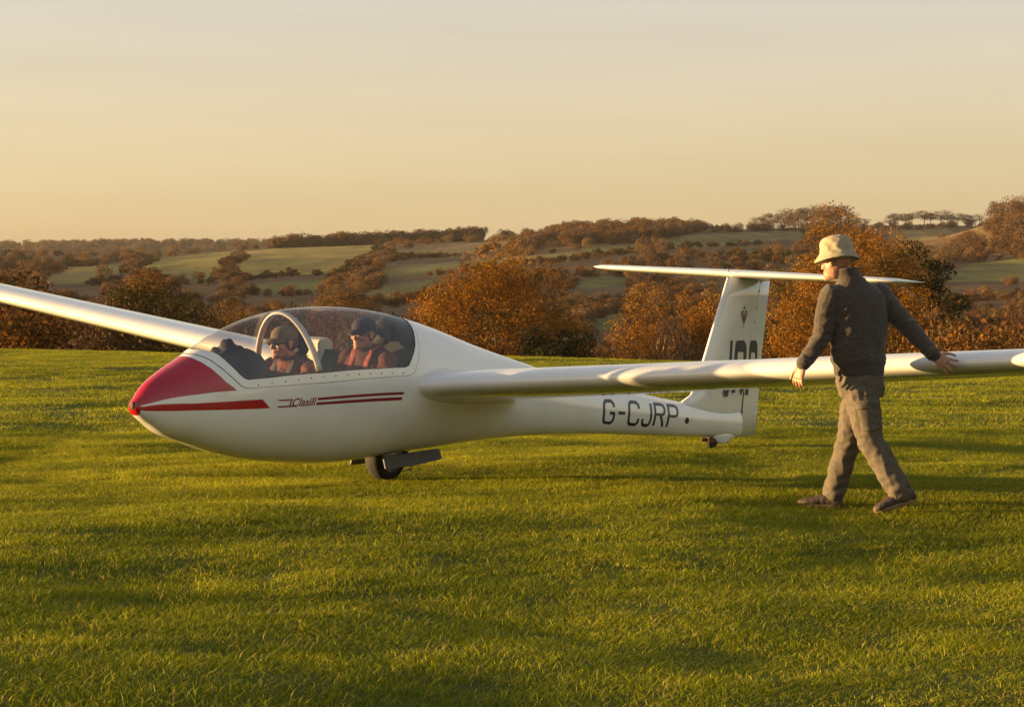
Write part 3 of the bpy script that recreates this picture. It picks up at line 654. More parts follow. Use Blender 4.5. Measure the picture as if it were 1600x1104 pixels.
frame = sheet('canopy_frame', *cdt_sheet([(x, t) for x, t in CUT], .04, [GLASS]), .003, M['white'], glider)
def shrink(pl, k): 
    c = np.mean(np.array(pl), 0); return [(c[0]+(x-c[0])*(1+k*.3), c[1]+(t-c[1])*(1+k*.22)) for x, t in pl]
sheet('canopy_joint', *cdt_sheet(shrink(CUT, .016), .04, [shrink(CUT, -.004)]), .0012, M['seal'], frame)
for i in range(13):         # screw heads along the sill
    x = -1.72+i*.125; p = surf(np.array([x]), np.array([math.radians(164.4)]), .003)[0]
    obj('screw', mesh_parts('screw', [ell(p, (.006, .004, .006), k=8)], mat=M['steel' if i % 2 else 'doorgrey']), parent=frame)
# paint and lettering: thin sheets lying on the hull
red = [(-2.600, 90), (-2.606, 110), (-2.606, 150), (-2.590, 160), (-2.517, 162.5), (-2.465, 161.6), (-2.392, 161), (-2.262, 161.7), (-2.087, 163.3), (-1.904, 165.7), (-1.99, 155.5), (-2.045, 144), (-2.095, 130), (-2.132, 115), (-2.15, 102), (-2.155, 90)]
obj_red = sheet('nose_paint', *cdt_sheet(red[1:-1]+[(-2.156, 90)]+[(x, 180-t) for x, t in reversed(red[1:-1])]+[(-2.603, 90)], .022), .0014, M['red'], fuselage)
for sgn in (0, 1):
    st = [(-2.604, 166), (-2.561, 168.3), (-2.262, 173), (-1.964, 174.2), (-1.687, 174.8), (-1.617, 181), (-1.964, 181), (-2.262, 181.3), (-2.45, 183), (-2.604, 186.5)]
    s1 = [(-1.158, 176.9), (-.211, 177.0), (-.222, 178.7), (-1.158, 178.4)]; s2 = [(-1.168, 179.6), (-.231, 180.2), (-.243, 182.1), (-1.178, 181.1)]
    s3 = [(-1.56, 176.1), (-1.42, 176.3), (-1.43, 177.2), (-1.52, 177.0)]; s4 = [(-1.545, 180.0), (-1.36, 180.2), (-1.37, 181.2), (-1.545, 181.0)]
    for nm, pl, mm in (('nose_stripe', st, 'red'), ('side_stripe', s1, 'darkred'), ('side_stripe', s2, 'darkred'), ('side_stripe', s3, 'darkred'), ('side_stripe', s4, 'darkred')):
        pl = pl if sgn == 0 else [(x, 180-t) for x, t in pl][::-1]
        sheet(nm, *cdt_sheet(pl, .02), .0015, M[mm], fuselage)
def text_tris(txt, bold=0.0, shear=0.0, grid=.06):
    """outline of a word in a 0..1 by 0..1 frame, cut fine enough to bend"""
    cu = bpy.data.curves.new('t', 'FONT'); cu.body = txt; cu.offset = bold; cu.shear = shear; cu.resolution_u = 5
    o = bpy.data.objects.new('t', cu); COL.objects.link(o); dg = bpy.context.evaluated_depsgraph_get()
    me = bpy.data.meshes.new_from_object(o.evaluated_get(dg)); bpy.data.objects.remove(o)
    bm = bmesh.new(); bm.from_mesh(me); bmesh.ops.triangulate(bm, faces=bm.faces)
    mn = np.min([v.co[:2] for v in bm.verts], 0); mx = np.max([v.co[:2] for v in bm.verts], 0)
    for v in bm.verts: v.co = ((v.co.x-mn[0])/(mx[0]-mn[0]), (v.co.y-mn[1])/(mx[1]-mn[1]), 0)
    for ax in (0, 1):
        g = grid if ax == 0 else .08
        for i in range(1, int(1/g)):
            no = [0, 0, 0]; no[ax] = 1; co = [0, 0, 0]; co[ax] = i*g
            bmesh.ops.bisect_plane(bm, geom=bm.verts[:]+bm.edges[:]+bm.faces[:], plane_co=co, plane_no=no)
    bmesh.ops.triangulate(bm, faces=bm.faces); bm.verts.index_update()
    V = np.array([v.co[:2] for v in bm.verts]); T = np.array([[v.index for v in f.verts] for f in bm.faces]); bm.free()
    return V, T
GLY = {'G': (.62, [[(1, .74), (.97, .88), (.80, 1), (.22, 1), (.04, .88), (0, .72), (0, .28), (.04, .12), (.22, 0), (.78, 0), (.96, .12), (1, .28), (1, .46), (.58, .46)]]),
       'C': (.62, [[(1, .72), (.97, .88), (.80, 1), (.22, 1), (.04, .88), (0, .72), (0, .28), (.04, .12), (.22, 0), (.80, 0), (.97, .12), (1, .28)]]),
       'J': (.52, [[(1, 1), (1, .26), (.95, .10), (.76, 0), (.26, 0), (.05, .10), (0, .28)]]),
       'R': (.62, [[(0, 0), (0, 1), (.74, 1), (.95, .92), (1, .76), (.95, .60), (.74, .51), (0, .51)], [(.52, .51), (1, 0)]]),
       'P': (.60, [[(0, 0), (0, 1), (.74, 1), (.95, .92), (1, .76), (.95, .58), (.74, .48), (0, .48)]]), '-': (.42, [[(0, .49), (1, .49)]])}
def stroke_word(txt, wt=.13, gap=.26, grid=.05):
    polys = []; x = 0
    for ch in txt:
        w_, ls = GLY[ch]
        for l in ls:
            pts = [np.array((x+a*w_, wt/2+b*(1-wt))) for a, b in l]
            for a, b in zip(pts[:-1], pts[1:]):
                d = (b-a)/np.linalg.norm(b-a); n = np.array((-d[1], d[0]))*wt/2; polys.append([a-n, b-n, b+n, a+n])
            for p_ in pts[1:-1]: polys.append([p_+wt/2*np.array((math.cos(q), math.sin(q))) for q in np.linspace(0, 2*PI, 11)[:-1]])
        x += w_+gap
    W_ = x-gap; V = []; Fc = []
    for pl in polys: Fc.append(list(range(len(V), len(V)+len(pl)))); V += [Vector(p_) for p_ in pl]
    r = geometry.delaunay_2d_cdt(V, [], Fc, 1, 1e-5)
    bm = bmesh.new(); vs = [bm.verts.new((v.x, v.y, 0)) for v in r[0]]
    for f, og in zip(r[2], r[5]):
        if og: bm.faces.new([vs[i] for i in f])
    mn = np.min([v.co[:2] for v in bm.verts], 0); mx = np.max([v.co[:2] for v in bm.verts], 0)
    for v in bm.verts: v.co = ((v.co.x-mn[0])/(mx[0]-mn[0]), (v.co.y-mn[1])/(mx[1]-mn[1]), 0)
    for ax, g in ((0, grid), (1, .08)):
        for i in range(1, int(1/g)):
            no = [0, 0, 0]; no[ax] = 1; co = [0, 0, 0]; co[ax] = i*g
            bmesh.ops.bisect_plane(bm, geom=bm.verts[:]+bm.edges[:]+bm.faces[:], plane_co=co, plane_no=no)
    bmesh.ops.triangulate(bm, faces=bm.faces); bm.verts.index_update()
    V = np.array([v.co[:2] for v in bm.verts]); T = np.array([[v.index for v in f.verts] for f in bm.faces]); bm.free()
    return V, T
def word_on_hull(name, txt, tl, bl, tr, br, m, bold=0, shear=0):
    V, T = stroke_word(txt) if txt[0] in GLY else text_tris(txt, bold, shear); u, w = V[:, :1], V[:, 1:]
    q = (np.array(bl)*(1-u)+np.array(br)*u)*(1-w)+(np.array(tl)*(1-u)+np.array(tr)*u)*w
    v2 = np.column_stack([q[:, 0], np.radians(q[:, 1])*TS])
    return sheet(name, v2, T, .0016, m, fuselage)
word_on_hull('registration_lettering', 'G-CJRP', (2.70, 151), (2.70, 211), (3.98, 128), (3.93, 216), M['navy'], bold=.012)
word_on_hull('name_lettering', 'IClasill', (-1.44, 175.9), (-1.44, 180.9), (-1.17, 176.5), (-1.17, 181.3), M['darkred'], bold=.012, shear=.35)
# starboard registration, read from the other side
word_on_hull('registration_lettering', 'G-CJRP', (3.96, 40), (3.93, -30), (2.70, 27), (2.70, -28), M['navy'], bold=.012)
rx, rt = np.meshgrid(XS[0]+np.linspace(.0006, .030, 8), np.radians(np.linspace(0, 360, 49)), indexing='ij')
obj('nose_ring', mesh_np('nose_ring', surf(rx, rt, .0035).reshape(-1, 3), grid_faces(8, 49), mat=M['red']), parent=glider)
obj('nose_vent', mesh_parts('nose_vent', [ell((XS[0]+.010, -.006, .648), (.018, .024, .031), k=24)], mat=M['black']), parent=glider)
obj('static_port', mesh_parts('static_port', [ell(surf(np.array([4.10]), np.array([math.radians(184)]), -.002)[0], (.04, .006, .03))], mat=mat('dark_hole', (.03, .018, .012), .8)), parent=fuselage)

# wings
def airfoil(t, cam=.028, n=36):
    b = np.linspace(0, PI, n); x = (1-np.cos(b))/2
    yt = 5*t*(.2969*np.sqrt(x)-.126*x-.3516*x**2+.2843*x**3-.1036*x**4); m_, p_ = cam, .42
    yc = np.where(x < p_, m_/p_**2*(2*p_*x-x*x), m_/(1-p_)**2*(1-2*p_+2*p_*x-x*x))
    return x, yc+yt, yc-yt
def section(y, c, t, x0, z0, inc, cam=.028):
    x, zu, zl = airfoil(t, cam); xx = np.r_[x[::-1], x[1:-1]]*c; zz = np.r_[zu[::-1], zl[1:-1]]*c
    return np.stack([x0+xx*math.cos(inc)+zz*math.sin(inc), np.full(len(xx), y), z0-xx*math.sin(inc)+zz*math.cos(inc)], -1)
def wing(side):
    rings = []
    for y in [.15, .26, .33, .38, .44, .52, .62, .8, 1.2, 2, 3, 4, 5, 6, 7, 8, 8.5, 8.68, 8.75]:
        k = (y-.35)/8.4; c = 1.249-.60*k; t = .18-.0155*k; x0 = .0104+.0139*(y-.35); z0 = .735+(y-.35)*math.tan(math.radians(5.93))
        fl = max(0, 1-(y-.15)/.42)**2            # fillet swelling at the root
        x0 -= .16*fl; c += .26*fl; t += .045*fl
        if y > 8.5: q = (y-8.5)/.25; x0 += .10*q*q; c -= .16*q*q; t *= 1-.5*q
        rings.append(section(side*y, c, t, x0, z0, math.radians(6.67)))
    return mesh_parts('wing', [loft(rings)], mat=M['white'])
for side in (-1, 1): 
    w = obj('wing', wing(side), parent=glider)
    # aileron shroud line and the airbrake slot far out on the upper surface
    ys = [4.9, 8.2]; sl = []
    for y in ys:
        k = (y-.35)/8.4; c = 1.249-.60*k; s_ = section(side*y, c, .18-.0155*k, .0104+.0139*(y-.35), .735+(y-.35)*math.tan(math.radians(5.93)), math.radians(6.67))
        sl.append(s_[5:8]+np.array((0, 0, .0015)))
    obj('aileron_joint', mesh_np('aileron_joint', np.concatenate([sl[0][:2], sl[1][:2]]), [(0, 1, 3, 2)], smooth=False, mat=M['seal']), parent=w)

# fin and rudder
ZF = np.array([.10, .30, .42, .50, .58, .70, .841, 1.10, 1.40, 1.575])
LE = np.interp(ZF, [.10, .30, .42, .46, .50, .54, .62, .841, 1.575], [4.60, 4.40, 4.16, 4.235, 4.285, 4.325, 4.385, 4.49, 4.838])
LE[2] = 4.08; LE[1] = 4.3
HG = np.interp(ZF, [.10, .143, .491, 1.08, 1.551, 1.6], [5.118, 5.122, 5.161, 5.285, 5.396, 5.40])
TE = np.interp(ZF, [.10, .115, .834, 1.54, 1.6], [5.472, 5.474, 5.518, 5.61, 5.615])
def fin_half(x, le, te, t):
    q = np.clip((x-le)/(te-le), 0, 1); return (te-le)*5*t*(.2969*np.sqrt(q)-.126*q-.3516*q**2+.2843*q**3-.1036*q**4)
def fin_ring(z, le, hg, te, a, b, n=18):
    x = a+(b-a)*(1-np.cos(np.linspace(0, PI, n)))/2; t = .115 if z > .5 else .09
    y = fin_half(x, le, te, t); return np.concatenate([np.stack([x, y, z+0*x], -1), np.stack([x, -y, z+0*x], -1)[::-1][1 if b == te else 0:-1 if a == le else None]])
fin = obj('fin', mesh_parts('fin', [loft([fin_ring(z, l, h_, t, l, h_-.004) for z, l, h_, t in zip(ZF, LE, HG, TE)])], mat=M['white']), parent=glider)
zr = [.085]+list(ZF[1:-1])+[1.545]
rudder = obj('rudder', mesh_parts('rudder', [loft([fin_ring(z, float(np.interp(z, ZF, LE)), float(np.interp(z, ZF, HG)), float(np.interp(z, ZF, TE)), float(np.interp(z, ZF, HG))+.004, float(np.interp(z, ZF, TE))) for z in zr])], mat=M['white']), parent=glider)
hz = np.linspace(.12, 1.54, 12)
obj('hinge_line', mesh_parts('hinge_line', [tube([(float(np.interp(z, ZF, HG)), 0, z) for z in hz], [float(fin_half(np.interp(z, ZF, HG), np.interp(z, ZF, LE), np.interp(z, ZF, TE), .115))-.003 for z in hz], k=8, dome=False)], mat=M['doorgrey']), parent=fin)
for z in (.32, .66, 1.16, 1.30, 1.45):
    x = float(np.interp(z, ZF, HG)); y = float(fin_half(x, np.interp(z, ZF, LE), np.interp(z, ZF, TE), .115))
    obj('hinge', mesh_parts('hinge', [box(x-.012, x+.012, -y-.004, y+.004, z-.012, z+.012)], smooth=False, mat=M['steel'], bevel=.003), parent=rudder)
def word_on_fin(name, txt, x0, x1, z0, z1, parent, side=-1, slant=.0, m='navy', wt=.2):
    V, T = stroke_word(txt, wt, grid=.15); x = x0+(x1-x0)*V[:, 0]+(V[:, 1]-.5)*slant; z = z0+(z1-z0)*V[:, 1]
    if side > 0: x = x0+x1-x
    y = side*(fin_half(x, np.interp(z, ZF, LE), np.interp(z, ZF, TE), .115)+.0018)
    return obj(name, mesh_np(name, np.stack([x, y, z], -1), T if side < 0 else T[:, ::-1], smooth=False, mat=M[m]), parent=parent)
word_on_fin('fin_letter', 'J', 4.755, 4.875, .475, .995, fin, slant=.03, wt=.30)
word_on_fin('fin_letter', 'R', 4.925, 5.165, .475, .992, fin, slant=.03)
word_on_fin('fin_letter', 'P', 5.215, 5.405, .475, .988, rudder, slant=.03)
word_on_fin('fin_letter', 'J', 5.33, 5.42, .475, .985, rudder, 1); word_on_fin('fin_letter', 'R', 5.03, 5.2, .475, .985, fin, 1); word_on_fin('fin_letter', 'P', 4.8, 4.95, .475, .985, fin, 1)
def emblem():
    P = []; T = []
    def poly(pts):
        s = len(P); P.extend(pts); T.extend([(s, s+i, s+i+1) for i in range(1, len(pts)-1)])
    cx, cz = 5.085, 1.213
    def thick(a, b, w):
        a, b = np.array(a), np.array(b); d = b-a; d = d/np.linalg.norm(d); n = np.array((-d[1], d[0]))*w; poly([a-n, b-n, b+n, a+n])
    for s in (-1, 1):
        thick((cx+s*.055, cz+.035), (cx, cz-.06), .010); thick((cx+s*.055, cz+.035), (cx+s*.028, cz+.058), .009); thick((cx+s*.028, cz+.058), (cx, cz+.005), .007); thick((cx+s*.04, cz+.02), (cx+s*.004, cz-.02), .006)
    thick((cx, cz+.01), (cx, cz-.10), .004); poly([(cx+.016*math.cos(q), cz+.085+.016*math.sin(q)) for q in np.linspace(0, 6.28, 9)[:-1]])
    P2 = np.array(P); y = -(fin_half(P2[:, 0], np.interp(P2[:, 1], ZF, LE), np.interp(P2[:, 1], ZF, TE), .115)+.0025)
    obj('fin_emblem', mesh_np('fin_emblem', np.column_stack([P2[:, 0], y, P2[:, 1]]), T, smooth=False, mat=mat('emblem_maroon', (.16, .05, .05), .5)), parent=fin)
emblem()
# tailplane and elevator, on top of the fin
def tail_rings(cut0, cut1):
    rings = []
    for y in [-1.745, -1.73, -1.69, -1.6, -1.4, -.8, 0, .8, 1.4, 1.6, 1.69, 1.73, 1.745]:
        a = abs(y); c = .62-.11*a; x0 = 4.88+.05*a; 
        if a > 1.4: q = (a-1.4)/.345; x0 += .20*q**2.2; c -= .22*q**2.2
        t = .125*(1-.55*max(0, (a-1.6)/.145)); rings.append(section(y, c, t, x0, 1.612, math.radians(1.0), 0.0))
    return rings
obj('tailplane', mesh_parts('tailplane', [loft(tail_rings(0, 1))], mat=M['white']), parent=glider)
obj('tailplane_bracket', mesh_parts('tailplane_bracket', [box(5.30, 5.46, -.03, .03, 1.545, 1.60)], smooth=False, mat=M['white'], bevel=.012), parent=fin)
obj('probe', mesh_parts('probe', [tube([(4.86, 0, 1.63), (4.84, 0, 1.655)], [.006, .004], k=8)], mat=M['steel']), parent=fin)
# tail wheel in its fairing
tw = obj('tail_wheel', mesh_parts('tail_wheel', [tube([(4.69, -.028, .070), (4.69, -.02, .070), (4.69, .02, .070), (4.69, .028, .070)], [.058, .070, .070, .058], up=(0, 0, 1), k=24, dome=False)], mat=M['tyre']), parent=glider)
obj('tail_wheel_fairing', mesh_parts('tail_wheel_fairing', [loft([ring((4.86, 0, z), (1, 0, 0), (0, 1, 0), rx, ry, 20) for z, rx, ry in ((.15, .26, .048), (.105, .25, .046), (.085, .23, .044), (.055, .15, .040), (.035, .09, .034))])], mat=M['white']), parent=glider)
obj('tail_wheel_fork', mesh_parts('tail_wheel_fork', [box(4.57, 4.69, -.040, -.034, .060, .095), box(4.57, 4.69, .034, .040, .060, .095)], smooth=False, mat=mat('rusty_bracket', (.10, .035, .015), .7)), parent=tw)
# main wheel and its doors
rw = .185
tyre_r = [(-.072, .125), (-.070, .150), (-.058, .175), (-.035, rw), (0, rw+.003), (.035, rw), (.058, .175), (.070, .150), (.072, .125)]
mw = obj('main_wheel', mesh_parts('main_wheel', [loft([ring((.02, y, rw-.006), (1, 0, 0), (0, 0, 1), r_, r_, 40) for y, r_ in tyre_r], caps=False)], mat=M['tyre']), parent=glider)
obj('rim', mesh_parts('rim', [loft([ring((.02, y, rw-.006), (1, 0, 0), (0, 0, 1), r_, r_, 24) for y, r_ in ((-.066, .127), (-.05, .118), (-.045, .05), (-.07, .04), (-.07, .01))], caps=False), loft([ring((.02, y, rw-.006), (1, 0, 0), (0, 0, 1), r_, r_, 24) for y, r_ in ((.066, .127), (.05, .118), (.045, .05), (.07, .04), (.07, .01))], caps=False)], mat=M['steel']), parent=mw)
for i in range(5):
    y = (-.05, -.025, 0, .025, .05)[i]
    obj('tread_groove', mesh_parts('tread_groove', [loft([ring((.02, y+d, rw-.006), (1, 0, 0), (0, 0, 1), q, q, 40) for d, q in ((-.003, rw-.004-abs(y)*.22), (-.002, rw+.0035-abs(y)*.2), (.002, rw+.0035-abs(y)*.2), (.003, rw-.004-abs(y)*.22))], caps=False)], mat=M['black']), parent=mw)
for s in (-1, 1):
    rings = []
    for x, z0, z1 in ((-.19, .104, .205), (-.10, .102, .20), (.18, .114, .21), (.45, .140, .222), (.48, .150, .218)):
        yo = s*.135
        rings.append(np.array([(x, yo, z1), (x, yo+s*.012, z1), (x, yo+s*.045, z0), (x, yo+s*.033, z0)]))
    obj('wheel_door', mesh_parts('wheel_door', [loft(rings)], smooth=False, mat=M['doorgrey'], bevel=.003), parent=glider)
    obj('door_link', mesh_parts('door_link', [tube([(.12, s*.09, .06), (.16, s*.14, .085), (.20, s*.10, .06)], [.006, .006, .006], k=6), tube([(.16, s*.14, .1), (.16, s*.03, .15)], [.006, .006], k=6)], mat=M['steel']), parent=mw)

# cockpit
tubx, tubt = np.meshgrid(np.linspace(-2.02, .12, 40), np.radians(np.linspace(164, 376, 48)), indexing='ij')
obj('cockpit_tub', mesh_np('cockpit_tub', surf(tubx, tubt, -.03).reshape(-1, 3), grid_faces(40, 48), mat=M['interior']), parent=glider)
bt = np.radians(np.linspace(0, 360, 40, endpoint=False)); bk = surf(np.full(40, .10), bt, -.02)
obj('rear_bulkhead', mesh_np('rear_bulkhead', bk, [tuple(range(40))], mat=M['black']), parent=glider)
def seat2(x, z):
    prof = [(x+.26, z+.12), (x+.14, z-.12), (x+.02, z-.38), (x-.10, z-.47), (x-.45, z-.44)]; rings = []
    for i, (a, b) in enumerate(prof):
        wv = .20+.03*(i in (1, 2)); rings.append(np.array([(a+.03, -wv, b+.02), (a+.03, wv, b+.02), (a-.03, wv*.92, b-.02+.05), (a-.03, -wv*.92, b-.02+.05)]))
    return obj('seat', mesh_parts('seat', [loft(rings)], mat=M['black'], bevel=.01), parent=glider)
seat2(-1.06, .86); seat2(-.20, .90)
obj('headrest', mesh_parts('headrest', [ell((-1.005, 0, 1.03), (.045, .10, .095))], mat=M['black']), parent=glider)
obj('headrest', mesh_parts('headrest', [ell((-.10, 0, 1.10), (.05, .11, .09)), tube([(-.10, 0, 1.12), (-.02, 0, 1.19), (.06, 0, 1.19)], [.06, .07, .06], k=12)], mat=M['black']), parent=glider)
def roll_pad():
    rings = []
    for q in np.linspace(25, 155, 18):
        c, s = math.cos(math.radians(q)), math.sin(math.radians(q)); rings.append(ring((-.02+.03*s, c*.235, .93+s*.265), (1, 0, 0), (0, c, s), .075, .022, 10, 3))
    obj('bulkhead_pad', mesh_parts('bulkhead_pad', [loft(rings)], mat=M['black']), parent=glider)
roll_pad()
# front instrument hood: a lumpy dark cowl with instruments peeping over it
hood = [ring((x, 0, .70), (0, 1, 0), (0, 0, 1), w_, h_, 28, 2.4) for x, w_, h_ in ((-1.92, .19, .22), (-1.84, .22, .30), (-1.74, .235, .335), (-1.62, .24, .325), (-1.52, .235, .30), (-1.50, .20, .26))]
hd_o = obj('instrument_hood', remesh([loft(hood), ell((-1.76, -.02, 1.03), (.055, .06, .06)), ell((-1.70, -.07, 1.00), (.05, .04, .045)), ell((-1.66, .07, 1.0), (.05, .05, .04)), tube([(-1.58, -.12, .92), (-1.52, -.13, .88)], [.03, .03]), ell((-1.80, .04, .99), (.05, .05, .04))], .012, 1,
    post=lambda V, Nn: V+Nn*np.array([noise.noise(Vector(v)*22)*.012 for v in V])[:, None]), M['black'], glider)
for y, z in ((-.13, .86), (0, .88), (.13, .86), (-.07, .76), (.07, .76)):
    obj('dial', mesh_parts('dial', [tube([(-1.505, y, z), (-1.485, y, z)], [.045, .042], k=16, dome=False)], mat=M['dark']), parent=hd_o)
# rear instrument pod behind the front seat, pale, catching the sun
rp = obj('rear_panel', mesh_parts('rear_panel', [loft([np.array([(x, -w_, z0), (x, w_, z0), (x, w_*.86, z1), (x, -w_*.86, z1)]) for x, w_, z0, z1 in ((-.88, .11, .72, 1.075), (-.80, .12, .72, 1.09), (-.74, .11, .74, 1.06))])], smooth=False, mat=M['cream'], bevel=.012), parent=glider)
for y, z in ((-.05, 1.0), (.05, 1.0), (0, .9), (-.06, .84), (.06, .84)):
    obj('dial', mesh_parts('dial', [tube([(-.735, y, z), (-.725, y, z)], [.04, .038], k=16, dome=False)], mat=M['dark']), parent=rp)
# arched canopy hoop between the seats
hr = []
for i in range(41):
    q = math.radians(8+164*i/40); c, s = math.cos(q), math.sin(q)
    x = -1.09-.12*s; pth = surf(np.array([x]), np.array([math.radians(20+140*i/40)]), -.022)[0]
    tn = math.radians(20+140*i/40); ctr = np.array((0, math.cos(tn), math.sin(tn)))
    hr.append(ring(pth, (1, 0, 0), ctr, .027, .012, 10, 4))
obj('canopy_hoop', mesh_parts('canopy_hoop', [loft(hr)], mat=M['hoop']), parent=glider)
# ------------------------------------------------------------------ people
def frame_of(fwd, up=(0, 0, 1)):
    f = np.array(fwd, float); f /= np.linalg.norm(f); l = np.cross(up, f); l /= np.linalg.norm(l); u = np.cross(f, l)
    return np.stack([f, l, u], 1)          # columns: forward, left, up
def head_parts(c, fwd, up=(0, 0, 1), k=1.0):
    R = frame_of(fwd, up); o = []
    def e(p, r, rot=None):
        V, F = ell((0, 0, 0), r)
        if rot is not None: V = V@np.asarray(Matrix.Rotation(rot, 3, 'Y')).T
        o.append(((V+np.array(p))*k@R.T+np.array(c), F))
    e((-.012, 0, .030), (.098, .076, .088)); e((.020, 0, -.015), (.072, .064, .095)); e((.042, 0, -.072), (.052, .048, .036))
    e((.080, 0, -.092), (.020, .022, .018)); e((.076, 0, .034), (.022, .052, .014)); e((.092, 0, -.008), (.015, .011, .030), -.30); e((.103, 0, -.024), (.013, .015, .011))
    e((.088, 0, -.052), (.012, .023, .006)); e((.086, 0, -.063), (.012, .020, .007)); e((.060, .040, -.018), (.026, .022, .022)); e((.060, -.040, -.018), (.026, .022, .022))
    for s in (-1, 1): e((-.006, s*.077, -.006), (.018, .009, .033)); e((-.012, s*.083, .006), (.012, .007, .022))
    return o
def head_pt(c, fwd, p, up=(0, 0, 1)): return np.array(p)@frame_of(fwd, up).T+np.array(c)
def hand_parts(wrist, d, wv, curl, thumb=1, bend=(.25, .5, .6), spread=.18, k=1.0):
    d = np.array(d, float); d /= np.linalg.norm(d); w = np.array(wv, float); w -= d*np.dot(w, d); w /= np.linalg.norm(w); c = np.cross(d, w); c *= np.sign(np.dot(c, curl)) or 1
    wr = np.array(wrist, float); o = []
    def palm_ring(t, a, b): return ring(wr+d*t*k, w, c, a*k, b*k, 14, 2.6)
    o.append(loft([palm_ring(-.03, .026, .020), palm_ring(0, .028, .019), palm_ring(.03, .036, .017), palm_ring(.065, .041, .015), palm_ring(.088, .041, .012)]))
    for i, (off, L) in enumerate(zip((.031, .0105, -.0105, -.030), (.072, .081, .076, .060))):
        off *= thumb; a = spread*(1.5-i)/1.5*thumb; p = wr+(d*.078+w*off)*k; pts = [p-d*.02*k]; dd = d*math.cos(a)+w*math.sin(a); ang = 0
        for sl, bd in zip((.45, .32, .25), bend):
            ang += bd; p = p+(dd*math.cos(ang)+c*math.sin(ang))*L*sl*k; pts.append(p)
        o.append(tube(pts, [.0092*k, .0092*k, .0084*k, .0070*k], up=c, k=10))
    p0 = wr+(d*.02+w*.026*thumb)*k; p1 = p0+(d*.030+w*.030*thumb+c*.010)*k; p2 = p1+(d*.032+w*.016*thumb+c*.010)*k; p3 = p2+(d*.026+w*.004*thumb+c*.004)*k
    o.append(tube([p0, p1, p2, p3], [.014*k, .0115*k, .0098*k, .0078*k], up=c, k=10))
    return o
def torso_ring(z, cx, cy, ang, hw, hd, k=24, n=2.3):
    a = math.radians(ang); return ring((cx, cy, z), (math.cos(a), math.sin(a), 0), (-math.sin(a), math.cos(a), 0), hw, hd, k, n)
def folds(amp, sx, sy, sz, amp2=0, s2=30, thr=None):
    def f(V, Nn):
        d = np.array([noise.noise(Vector((v[0]*sx, v[1]*sy, v[2]*sz))) for v in V]); d = 1-2*np.abs(d)**.75; d *= amp
        if amp2: d += amp2*np.array([noise.noise(Vector(v)*s2) for v in V])
        return V+Nn*d[:, None]
    return f
def knit_mat():
    m = noisy(mat('charcoal_knit', rough=.95, Sheen_Weight=.25, Sheen_Roughness=.5), (.036, .029, .024), (.105, .082, .066), 130, 3, bump=.5, bscale=260)
    m.node_tree.nodes['Principled BSDF'].inputs['Specular IOR Level'].default_value = .15
    return m
M['knit'] = knit_mat()
M['trouser'] = noisy(mat('khaki_cotton', rough=.9), (.083, .065, .046), (.122, .098, .070), 40, 4, bump=.25, bscale=300)
M['hat'] = noisy(mat('beige_cotton', rough=.9), (.30, .25, .16), (.38, .32, .21), 30, 4, bump=.3, bscale=350)
M['shoe'] = noisy(mat('brown_leather', rough=.6), (.030, .018, .012), (.075, .045, .030), 40, bump=.4)
M['sole'] = noisy(mat('tan_sole', rough=.8), (.16, .09, .045), (.24, .15, .08), 30)

B = np.array((2.2, 14.45, 0.0))
man = empty('person', B, label='person in pale bucket hat, charcoal jumper and khaki trousers walking along the wing', cat='person')
def rel(parts, b=B): return [(np.asarray(V)-b, F) for V, F in parts]
hc, hf = (2.058, 14.43, 1.590), (-.76, .64, -.13)
armL = [(2.02, 14.385, 1.375), (1.985, 14.37, 1.27), (1.965, 14.37, 1.12), (1.90, 14.345, 1.03), (1.838, 14.33, .950)]
armR = [(2.345, 14.50, 1.385), (2.44, 14.49, 1.27), (2.525, 14.455, 1.175), (2.60, 14.42, 1.085), (2.672, 14.385, 1.002)]
legL = [(2.195, 14.42, .84), (2.232, 14.39, .66), (2.268, 14.36, .46), (2.36, 14.31, .30), (2.440, 14.275, .14)]
legR = [(2.255, 14.54, .84), (2.205, 14.57, .66), (2.170, 14.60, .46), (2.125, 14.64, .28), (2.083, 14.665, .115)]
hL = hand_parts((1.834, 14.33, .940), (-.34, .0, -.94), (.70, -.68, .15), (.55, .75, .1), thumb=-1, bend=(.30, .45, .40))
hR = hand_parts((2.676, 14.382, .995), (.74, -.10, -.50), (.55, -.05, .82), (.05, 1, .1), thumb=1, bend=(.18, .22, .22), spread=.42)
body = head_parts(hc, hf, k=1.0)+[tube([(2.085, 14.44, 1.54), (2.135, 14.435, 1.50), (2.165, 14.44, 1.42)], [.058, .062, .075])]+hL+hR
body += [loft([torso_ring(z, cx, cy, a, w*.8, d*.8) for z, cx, cy, a, w, d in ((.80, 2.22, 14.48, 48, .165, .13), (1.0, 2.205, 14.465, 42, .17, .12), (1.2, 2.20, 14.45, 30, .18, .125), (1.36, 2.185, 14.44, 22, .19, .115), (1.45, 2.165, 14.44, 20, .09, .08))])]
body += [tube(armL, [.055, .05, .042, .038, .029]), tube(armR, [.055, .05, .042, .038, .029]), tube(legL, [.08, .08, .06, .055, .045]), tube(legR, [.08, .08, .06, .055, .045])]
body_o = obj('body', remesh(rel(body), .0052, 2, 'body'), M['skin'], man)
R_h = frame_of(hf)
for s in (-1, 1):
    obj('eye', mesh_parts('eye', rel([ell(head_pt(hc, hf, (.079, s*.031, .016)), (.010, .010, .008))]), mat=M['eye']), parent=body_o)
V, F = ell((0, 0, 0), (.097, .0785, .062)); hairp = ((V+np.array((-.016, 0, .034)))@R_h.T+np.array(hc), F)
hb = remesh(rel([hairp]), .006, 1, 'hair', post=lambda V, Nn: V+Nn*np.array([noise.noise(Vector(v)*90)*.004 for v in V])[:, None])
obj('hair', hb, M['hair'], man)
